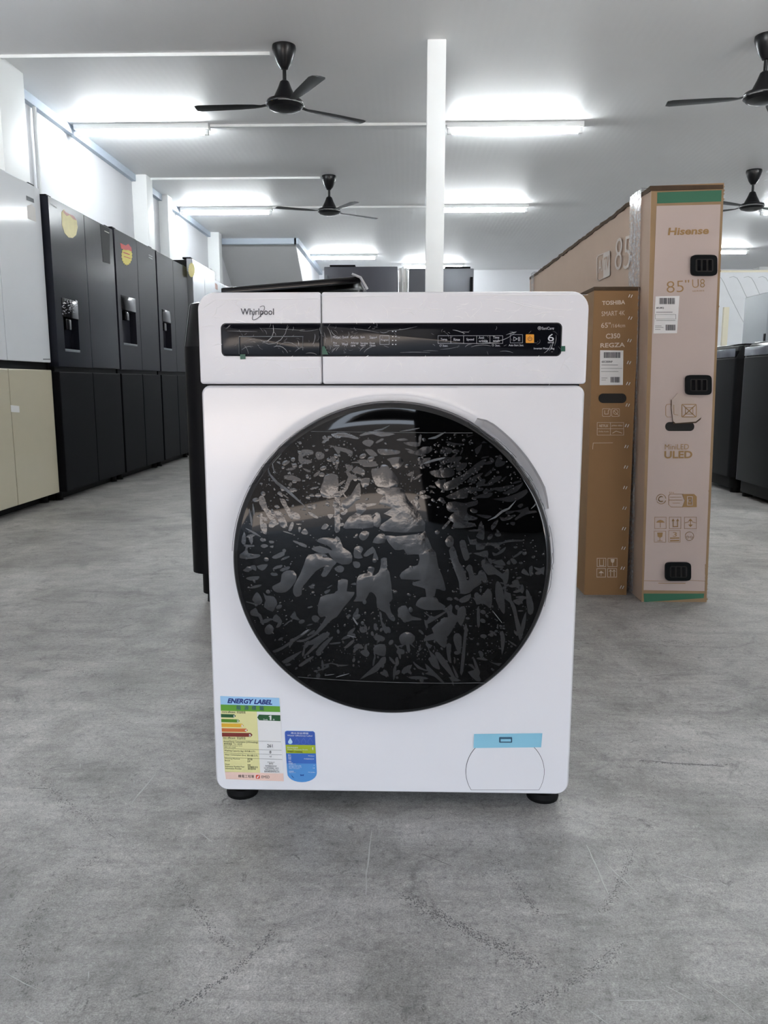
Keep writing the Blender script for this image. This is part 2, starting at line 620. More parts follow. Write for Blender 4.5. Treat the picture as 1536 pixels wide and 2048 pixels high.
# boxed-in stair: a sloping grey soffit with a white side
b = B()
b.rings([[(XL, 13.5, CEIL), (XL, YB, CEIL), (XL, YB, 0.82)], [(-1.83, 13.5, CEIL), (-1.83, YB, CEIL), (-1.83, YB, 0.82)]])
so = b.build('wall_stair', [M_SOFFIT, M_WALL], None, 20)
for f in so.data.polygons:
    f.material_index = 1 if f.normal.x > 0.9 else 0
struct(so, 'boxed-in stair with a sloping grey underside and a white side')
b = B()
b.box(XL, -1.80, 13.42, 13.5, CEIL - 0.09, CEIL)
b.box(-1.83, -1.76, 13.42, YB, CEIL - 0.09, CEIL)
struct(b.build('trim_2', M_TRIM), 'blue-grey trim along the top of the boxed-in stair')
for i, (x1, y0, y1, lb) in enumerate(((-2.93, 6.02, 6.42, 'broad white pier on the left wall above the white and beige fridge'),
                                      (-2.95, 9.38, 9.60, 'white column on the left wall above the charcoal fridges'),
                                      (-3.0, 10.36, 10.56, 'slim white pier on the left wall beside a pipe'),
                                      (-2.94, 12.86, 13.06, 'white column on the left wall in front of the boxed-in stair'))):
    slab('column', XL, x1, y0, y1, 0, CEIL, M_COLUMN, lb, 0.004)
slab('column', 0.141, 0.270, 5.89, 6.02, 0, CEIL, M_COLUMN, 'free-standing slim white column behind the white washing machine', 0.004)
slab('column', 7.2, 7.6, 16.9, YB, 0, CEIL, M_COLUMN, 'white column on the rear wall beyond the white panel', 0.004)
def cable(name, pts, r, m, label, group=None):
    b = B()
    b.tube(pts, r, 8)
    o = b.build(name, m)
    o['label'] = label
    o['category'] = 'pipe'
    if group:
        o['group'] = group
    return o
cable('wall_pipe', [(-3.09, 6.93, CEIL), (-3.09, 6.93, 0.0)], 0.018, M_COLUMN, 'thin white pipe running down the left wall beside the broad pier')
cable('wall_pipe', [(-3.085, 10.75, CEIL), (-3.085, 10.75, 0.0)], 0.03, M_TRIM, 'blue-grey pipe running down the left wall beside the slim pier')

def trunk(x0, x1, y, label):
    b = B()
    b.box(x0, x1, y - 0.0125, y + 0.0125, CEIL - 0.022, CEIL)
    o = b.build('cable_trunking', M_LAMPBODY)
    o['label'] = label
    o['category'] = 'trunking'
    o['group'] = 'white cable trunking on the ceiling'
trunk(XL + 0.05, -0.98, 6.08, 'white cable trunking from the left wall to the large near fan')
trunk(-1.80, 0.37, 7.67, 'white cable trunking between the two nearest tube lights, passing behind the column')
trunk(XL + 0.05, -0.99, 9.55, 'white cable trunking from the left wall to the smaller fan')
trunk(-1.80, 0.49, 11.09, 'white cable trunking between the second pair of tube lights')
trunk(4.02, 8.3, 9.42, 'white cable trunking at the fan beside the tall carton')

# worn marks on the concrete
def scratches(segs, wd0, seed):
    b = B()
    r = random.Random(seed)
    for q_, (x0, y0, x1, y1) in enumerate(segs):
        n = 7
        wd = wd0 * (2.2 if q_ == 0 else 1.4 if q_ < 6 else 0.8)
        l = hypot(x1 - x0, y1 - y0)
        nx, ny = -(y1 - y0) / l, (x1 - x0) / l
        off = 0
        pts = []
        for k in range(n + 1):
            f = k / n
            off += r.uniform(-1, 1) * l * 0.012
            pts.append((x0 + (x1 - x0) * f + nx * off, y0 + (y1 - y0) * f + ny * off))
        for k, (p, q) in enumerate(zip(pts, pts[1:])):
            w0 = wd * (0.3 + 0.7 * sin(pi * (k + 0.05) / (n + 1))) * r.uniform(.6, 1.2)
            w1 = wd * (0.3 + 0.7 * sin(pi * (k + 1.05) / (n + 1)))
            b.prism([(p[0] + nx * w0, p[1] + ny * w0, 0.0004), (q[0] + nx * w1, q[1] + ny * w1, 0.0004), (q[0] - nx * w1, q[1] - ny * w1, 0.0004), (p[0] - nx * w0, p[1] - ny * w0, 0.0004)], Vector((0, 0, 1)), 0.0004)
    return b
pale = [(-.466, 1.24, -.456, 1.345), (-.331, 1.161, -.299, 1.13), (-.05, 1.171, -.048, 1.008), (.284, 1.139, .285, 1.017), (.681, 1.685, .786, 1.751), (.30, 1.10, .33, 1.02),
        (-.24, .93, -.21, .90), (.56, 1.86, .70, 1.90), (-.62, 1.9, -.55, 1.86), (.36, .86, .40, .80)]
r_ = random.Random(3)
for k in range(26):
    x, y, a, l = r_.uniform(-1.0, 1.0), r_.uniform(.72, 2.3), r_.uniform(0, pi), r_.uniform(.01, .06)
    pale.append((x, y, x + cos(a) * l, y + sin(a) * l))
dk = [(.45, 1.42, .60, 1.40)]
for k in range(22):
    x, y, a, l = r_.uniform(-1.2, 1.2), r_.uniform(.72, 2.6), r_.uniform(0, pi), r_.uniform(.01, .06)
    dk.append((x, y, x + cos(a) * l, y + sin(a) * l))
fl = bpy.data.objects['floor']
o = scratches(pale, 0.0008, 1).build('scratch_marks', M_SCRATCH, fl)
o['kind'] = 'stuff'
o = scratches(dk, 0.0006, 2).build('scuff_marks', M_DSCRATCH, fl)
o['kind'] = 'stuff'
# dragged rubber scuffs: trails of small dark specks
b = B()
rk = random.Random(31)
trails = [((.006, 1.01), (.05, .955), (.12, .92), (.165, .875), .006, 260), ((-.17, .93), (-.19, .87), (-.235, .82), (-.27, .79), .003, 110), ((-.33, 1.04), (-.28, .97), (-.26, .93), (-.22, .90), .004, 80), ((.12, .80), (.18, .83), (.24, .87), (.28, .92), .004, 110),
          ((-.46, 1.1), (-.52, .99), (-.5, .9), (-.44, .82), .006, 110), ((.14, 1.1), (.16, 1.05), (.17, 1.0), (.19, .97), .003, 60), ((.36, 1.14), (.32, 1.06), (.30, 1.02), (.27, .98), .004, 70), ((.45, 1.42), (.5, 1.41), (.56, 1.405), (.62, 1.41), .002, 80),
          ((-.9, 1.9), (-.8, 1.86), (-.7, 1.8), (-.6, 1.72), .008, 90), ((.6, 2.2), (.75, 2.1), (.85, 2.12), (.95, 2.0), .008, 70), ((-.7, 1.35), (-.62, 1.3), (-.58, 1.22), (-.5, 1.18), .005, 90), ((-1.0, 2.5), (-1.05, 2.3), (-1.0, 2.15), (-.9, 2.05), .01, 80)]
for p0, p1, p2, p3, sd, n in trails:
    for k in range(int(n * 2.2)):
        t = rk.random()
        q = [(1 - t) ** 3 * a0 + 3 * (1 - t) ** 2 * t * a1 + 3 * (1 - t) * t * t * a2 + t ** 3 * a3 for a0, a1, a2, a3 in zip(p0, p1, p2, p3)]
        x, y = q[0] + rk.gauss(0, sd), q[1] + rk.gauss(0, sd)
        s, e, an = rk.uniform(.0002, .00062), rk.uniform(1, 3.2), atan2(p3[1] - p0[1], p3[0] - p0[0]) + rk.gauss(0, .7)
        pts = []
        for m in range(6):
            c_, s_ = cos(m * pi / 3) * s * e, sin(m * pi / 3) * s
            pts.append((x + c_ * cos(an) - s_ * sin(an), y + c_ * sin(an) + s_ * cos(an), .0005))
        b.prism(pts, Vector((0, 0, 1)), .0005)
o = b.build('scuff_specks', M_DSCRATCH, fl)
o['kind'] = 'stuff'

# ------------------------------------------------------------------ the white washing machine
WX, WY = -0.021, 1.235
wm = thing('washing_machine', 'white front-loading washing machine with a large round black door, standing alone on the concrete', 'washing machine', (WX, WY, 0))
WM = Matrix.Translation((WX, WY, 0))
HW = 0.2975
FACE = Surf(WM, 1, 0.0, (0, -1, 0))

b = B()
b.box(-0.293, 0.293, 0.025, 0.56, 0.045, 0.838, 0.006)
b.box(-0.2955, 0.2955, 0.03, 0.575, 0.822, 0.8466, 0.006)
b.build('cabinet', M_ENAMEL, wm)
b = B()
b.box(-0.28, 0.28, 0.015, 0.55, 0.026, 0.046, 0.003)
b.build('base_tray', M_BLACKPL, wm)
for sx_ in (-1, 1):
    for fy in (0.05, 0.52):
        b = B()
        b.lathe([(0.012, 0.03), (0.012, 0.018), (0.024, 0.014), (0.028, 0.006), (0.027, 0.0)], (sx_ * 0.262, fy, 0), 20)
        b.build('foot', M_RUBBER, wm)

# front panel: flat sheet dished around the door, with a finger scoop at its upper right
DZ, DR = 0.4315, 0.2505
outl = rrect(-HW, HW, 0.0286, 0.7065, (0.022, 0.022, 0.014, 0.014), 8, 28)
ang = [atan2(z - DZ, x) for x, z in outl]
def scoop(a):
    d = math.degrees(a)
    def ss(e0, e1, v):
        t = max(0, min(1, (v - e0) / (e1 - e0)))
        return t * t * (3 - 2 * t)
    return ss(18, 26, d) * (1 - ss(55, 60, d))
def ringat(k, y, sk=0.0, sy=0.0):
    return [(cos(a) * (DR * (k + sk * scoop(a))), y + sy * scoop(a), DZ + sin(a) * (DR * (k + sk * scoop(a)))) for a in ang]
b = B()
b.rings([[(x, 0.04, z) for x, z in outl], [(x, 0.008, z) for x, z in outl], [(x, 0.0025, z) for x, z in inset(outl, 0.002)], [(x, 0.0, z) for x, z in inset(outl, 0.0042)], [(x, 0.0, z) for x, z in inset(outl, 0.005)],
         ringat(1.07, 0), ringat(1.045, 0, 0.026), ringat(1.043, 0.0001, 0.026), ringat(1.034, 0.0003, 0.024, 0.012), ringat(1.018, 0.0006, 0.0, 0.022), ringat(1.004, 0.0012, 0.0, 0.02), ringat(0.985, 0.014), ringat(0.9, 0.0145), ringat(0.3, 0.0145)], cap0=False)
b.build('front_panel', M_ENAMEL, wm, 28)

# the upper fascia: detergent drawer on the left, control panel on the right
SPLIT = -0.1078
dr = B()
plate(dr, rrect(-HW, SPLIT - 0.0006, 0.7088, 0.8466, (0.005, 0.004, 0.004, 0.026)), -0.001, 0.03, 0.0035)
drawer = dr.build('detergent_drawer', M_PLASTICW, wm, 35)
cp = B()
plate(cp, rrect(SPLIT + 0.0006, HW, 0.7088, 0.8466, (0.004, 0.005, 0.026, 0.004)), -0.001, 0.03, 0.0035)
panel = cp.build('control_panel', M_PLASTICW, wm, 35)
b = B()
b.box(-0.290, 0.290, 0.012, 0.03, 0.70, 0.83)
b.build('panel_gap', M_GAP, wm)
FP = Surf(WM, 1, -0.001, (0, -1, 0))

def window(name, x0, x1, rl, parent):
    b = B()
    pts = rrect(x0, x1, 0.7515, 0.7995, rl)
    plate(b, pts, -0.0022, 0.001, 0.0012)
    b.mi = 1
    rim = rrect(x0 - 0.0012, x1 + 0.0012, 0.7503, 0.8007, rl)
    plate(b, rim, -0.0014, 0.001, 0.0005)
    return b.build(name, [M_WINDOW, M_GAP], parent)
window('drawer_window', -0.2615, SPLIT - 0.002, (0.008, 0.0015, 0.0015, 0.008), drawer)
window('display_window', SPLIT + 0.002, 0.257, (0.0015, 0.008, 0.008, 0.0015), panel)

# handle cut in the drawer window
a = Art(FP, 0.0028, 0.002)
a.rect(479, 672.5, 607, 674, 0.0032)
a.line([(479, 673), (479, 708)], 0.8, 0.0030)
a.line([(606, 673), (606, 700)], 0.8, 0.0030)
a.build('drawer_handle', M_GREYTAG, drawer)
# maker's lettering and the loop around it
a = Art(FP, 0.0008, 0.0004)
a.text('Whirlpool', 482, 634, 548, 634, 17, 0.006)
a.ring(517, 626, 17.5, 0.9, 0.0010, -50, 255, 6.5, -50, 36)
a.build('brand_lettering', M_INK, drawer)

a = Art(FP, 0.0026, 0.0003)
for s, x0, x1, y, h in (('Mixed', 666, 681, 677.5, 5.5), ('Quick', 684, 697.5, 677.5, 5.5), ('Gentle', 702, 717.5, 677.5, 5.5), ('Spin', 721, 730, 677.5, 5.5), ('Stain+', 739.5, 754, 677.5, 5.5),
                        ('Pro', 667, 674, 688, 4), ('Cotton', 667, 679, 692.5, 3.5), ('Wool', 684, 696, 691, 5.5), ('Allergy', 702, 717.5, 689, 5), ('care', 702, 711, 693, 3.2),
                        ('Sanitize', 721, 736, 688.5, 4.2), ('appli', 721, 731, 693, 4), ('Drum', 739.5, 750, 688.5, 4.2), ('clean', 739.5, 751, 693, 4), ('Program', 762, 777, 683, 5),
                        ('Temp.', 881, 895, 682.5, 6), ('Rinse', 907, 919.5, 682, 5.5), ('Speed', 932.5, 947.5, 682.5, 6), ('Anti', 957, 967, 678, 5), ('wrinkle', 957, 975, 684.5, 5),
                        ('Time', 985.5, 998, 677.5, 5), ('wash', 985.5, 998.5, 684, 5), ('3sec.', 885, 896, 693.5, 4), ('3sec.', 990, 1000, 693, 4), ('Auto Start 3sec.', 1017, 1047, 692.5, 4),
                        ('SaniCare', 1083, 1107, 659.5, 5.5), ('Inverter Motor 8kg', 1067, 1108, 700, 5), ('6', 1095, 1107, 682.5, 14.5), ('SENSE', 1095, 1107.5, 686.5, 2.6)):
    a.text(s, x0, y, x1, y, h, 0.0)
a.frame(760, 671.5, 778.5, 689, 0.6)
a.frame(876, 671.5, 1005, 687, 0.5)
for x in (901.5, 927, 953, 979.5):
    a.line([(x, 671.5), (x, 687)], 0.5)
a.frame(1020, 669.5, 1044.5, 686, 0.45)
a.line([(1027, 674), (1027, 682), (1034, 678), (1027, 674)], 0.7)
a.line([(1036.5, 674.5), (1036.5, 682)], 0.8)
a.line([(1039, 674.5), (1039, 682)], 0.8)
a.ring(1078.5, 656.5, 3.2, 0.7)
a.disc(1078.5, 656.5, 1.3)
a.ring(881, 691.5, 1.8, 0.5)
a.ring(985.5, 690.5, 1.8, 0.5)
for x in (785.5, 791.5):
    for y in (663, 673.5, 681, 689):
        a.disc(x, y, 1.5, 1.0)
a.build('control_lettering', M_LEGEND, panel)
a = Art(FP, 0.0030, 0.0008)
a.round_rect(1051, 669, 1067.5, 686, 1.2)
a.mi = 1
a.ring(1059.2, 678, 3.8, 0.9, 0.0034, -50, 230)
a.line([(1059.2, 672.5), (1059.2, 678)], 0.9, 0.0034)
a.build('power_button', [M_ORANGE, M_INK], panel)
for nm, pts, par in (('tape_tab', [(481, 709), (491.5, 708.5), (492, 718.5), (481.5, 719)], drawer), ('tape_tab', [(644.5, 694), (649, 692), (657, 709), (644.5, 709)], panel), ('tape_tab', [(1121, 692.5), (1129.5, 692), (1129.5, 703), (1121.5, 703)], panel)):
    a = Art(FP, 0.0036, 0.0005)
    a.poly(pts)
    a.build(nm, M_GREEN_TAPE, par)['label'] = 'small green tape tab'

# wrinkled clear film stretched over the fascia: fine folds, their glints painted in white and grey
def wrinkles(S, segs, off, wpx):
    a = Art(S)
    for sg in segs:
        w = sg[0] * wpx
        pts = sg[1]
        n = len(pts)
        P = [S.pt(x, y, off) for x, y in pts]
        sc = (S.pt(pts[0][0] + 1, pts[0][1], off) - P[0]).length
        a.tube(P, [w * sc * (0.25 + 0.75 * sin(pi * (k + 0.15) / (n - 0.7))) for k in range(n)], 5)
    return a
rw = random.Random(11)
def curl(x, y, ang_, l, bend, n=6):
    out = []
    for k in range(n):
        f = k / (n - 1)
        out.append((x + cos(ang_ + bend * f) * l * f, y + sin(ang_ + bend * f) * l * f))
    return out
white = [(0.55, [(433, 599.5), (480, 599), (560, 598), (640, 597)]), (0.5, [(650, 593.5), (720, 592.5), (785, 592)]), (0.6, [(903, 590.5), (1000, 590), (1100, 590), (1176, 589.5)]),  # first three strokes: highlight of the fascia's top edge, painted as white lines
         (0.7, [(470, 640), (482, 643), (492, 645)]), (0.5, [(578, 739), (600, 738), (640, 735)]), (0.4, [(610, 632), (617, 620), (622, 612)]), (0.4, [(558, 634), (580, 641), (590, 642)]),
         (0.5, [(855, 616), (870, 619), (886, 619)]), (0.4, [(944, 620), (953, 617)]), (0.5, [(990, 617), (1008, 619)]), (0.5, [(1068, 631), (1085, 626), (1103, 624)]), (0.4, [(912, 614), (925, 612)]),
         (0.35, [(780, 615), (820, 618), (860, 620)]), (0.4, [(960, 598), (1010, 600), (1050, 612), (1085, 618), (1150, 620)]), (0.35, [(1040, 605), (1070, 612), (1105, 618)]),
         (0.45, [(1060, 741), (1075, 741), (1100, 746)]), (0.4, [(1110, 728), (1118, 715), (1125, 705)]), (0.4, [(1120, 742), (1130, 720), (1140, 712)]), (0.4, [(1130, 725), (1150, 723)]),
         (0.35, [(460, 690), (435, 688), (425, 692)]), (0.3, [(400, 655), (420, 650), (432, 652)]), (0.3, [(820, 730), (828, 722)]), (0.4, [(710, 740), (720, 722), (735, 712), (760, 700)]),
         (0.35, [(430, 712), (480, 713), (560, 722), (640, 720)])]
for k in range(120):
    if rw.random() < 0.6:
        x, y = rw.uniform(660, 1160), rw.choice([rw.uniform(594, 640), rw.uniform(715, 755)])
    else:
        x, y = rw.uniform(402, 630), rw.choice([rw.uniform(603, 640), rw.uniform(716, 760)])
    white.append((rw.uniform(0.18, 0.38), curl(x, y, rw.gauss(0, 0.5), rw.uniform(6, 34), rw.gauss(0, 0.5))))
dark = []
for x, y, l, an, bd, w in ((455, 662, 60, 0.02, 0.0, .5), (520, 657, 90, 0.0, 0.05, .4), (600, 662, 38, 0.1, -.2, .4), (520, 680, 40, 0.75, -1.6, 1.0), (526, 684, 60, 0.6, -1.2, .8), (548, 694, 30, -0.5, .9, .9), (560, 690, 40, -0.7, 0.9, .6),
                           (484, 700, 24, -0.8, .5, .6), (488, 690, 20, 0.7, .4, .5), (490, 684, 22, -0.6, .3, .5), (595, 680, 12, 0.9, .5, .5), (590, 704, 20, -0.9, .4, .5), (630, 668, 22, 1.4, .4, .8), (640, 655, 20, 1.7, -.5, .6),
                           (612, 707, 22, -0.3, .4, .6), (655, 655, 30, 0.9, .4, .8), (662, 660, 22, 1.3, -.6, .7), (664, 705, 16, -1.1, .3, .7), (672, 702, 12, -1.2, .3, .6), (720, 702, 14, -1.1, .4, .6), (728, 705, 20, -1.0, .4, .7),
                           (648, 664, 26, 1.2, .3, .5), (775, 662, 60, -.05, -.1, .5), (700, 657, 60, .05, .1, .4), (760, 664, 18, .5, -.6, .6), (905, 660, 26, .1, .2, .9), (920, 664, 18, -.05, .1, .7), (930, 694, 14, -.9, .5, .6),
                           (942, 694, 40, -.35, .3, .7), (952, 688, 46, -.15, .1, .6), (985, 684, 50, -.05, -.35, .7), (1012, 670, 22, -.4, .1, .9), (1018, 668, 14, -.3, .1, .6), (1058, 686, 16, -.1, .1, .5), (1000, 703, 26, -.2, .3, .5),
                           (1088, 706, 22, -.5, -.4, .9), (1098, 702, 24, -.9, -.3, .8), (1108, 692, 22, -1.1, -.3, .6), (880, 699, 40, -.05, -.1, .4), (800, 705, 60, -.05, .05, .5), (846, 702, 30, -.1, .1, .4)):
    dark.append((w * 0.8, curl(x, y, an, l, bd)))
for k in range(110):
    x = rw.choice([rw.uniform(450, 640), rw.uniform(480, 610), rw.uniform(648, 800), rw.uniform(650, 700), rw.uniform(860, 1118)])
    dark.append((rw.uniform(0.15, 0.35), curl(x, rw.uniform(653, 707), rw.gauss(0, 0.9), rw.uniform(3, 13), rw.gauss(0, 0.7))))
wrinkles(FP, white, 0.0003, 1.5).build('wrinkle_glint', M_GLINT, panel)['kind'] = 'stuff'
o = wrinkles(FP, dark, 0.0014, 1.0).build('fold_glint', mat('fold_glint_grey', (0.34, 0.345, 0.36), 0.12, var=0.6, scale=90), panel)
o['kind'] = 'stuff'

# the door
def dome(r):
    k = min(1.0, r / (DR - 0.010))
    return -0.030 - 0.020 * (1 - k ** 3)
b = B()
prof = [(0.225, 0.0125), (0.244, 0.0125), (0.2485, 0.006), (DR, -0.004), (DR, -0.020), (DR - 0.0015, -0.0245), (DR - 0.0045, -0.0283), (DR - 0.009, -0.0302)]
b.rings([[(r * cos(2 * pi * k / 180), y, DZ + r * sin(2 * pi * k / 180)) for k in range(180)] for r, y in prof], cap0=True, cap1=False)
door = b.build('door', M_BLACKRIM, wm, 50)
b = B()
rr_ = [DR - 0.009 - (DR - 0.009) * k / 40 for k in range(40)]
b.rings([[(r * cos(2 * pi * k / 128), dome(r), DZ + r * sin(2 * pi * k / 128)) for k in range(128)] for r in rr_], cap0=False)
b.build('door_glass', M_BLACKGLASS, door, 60)

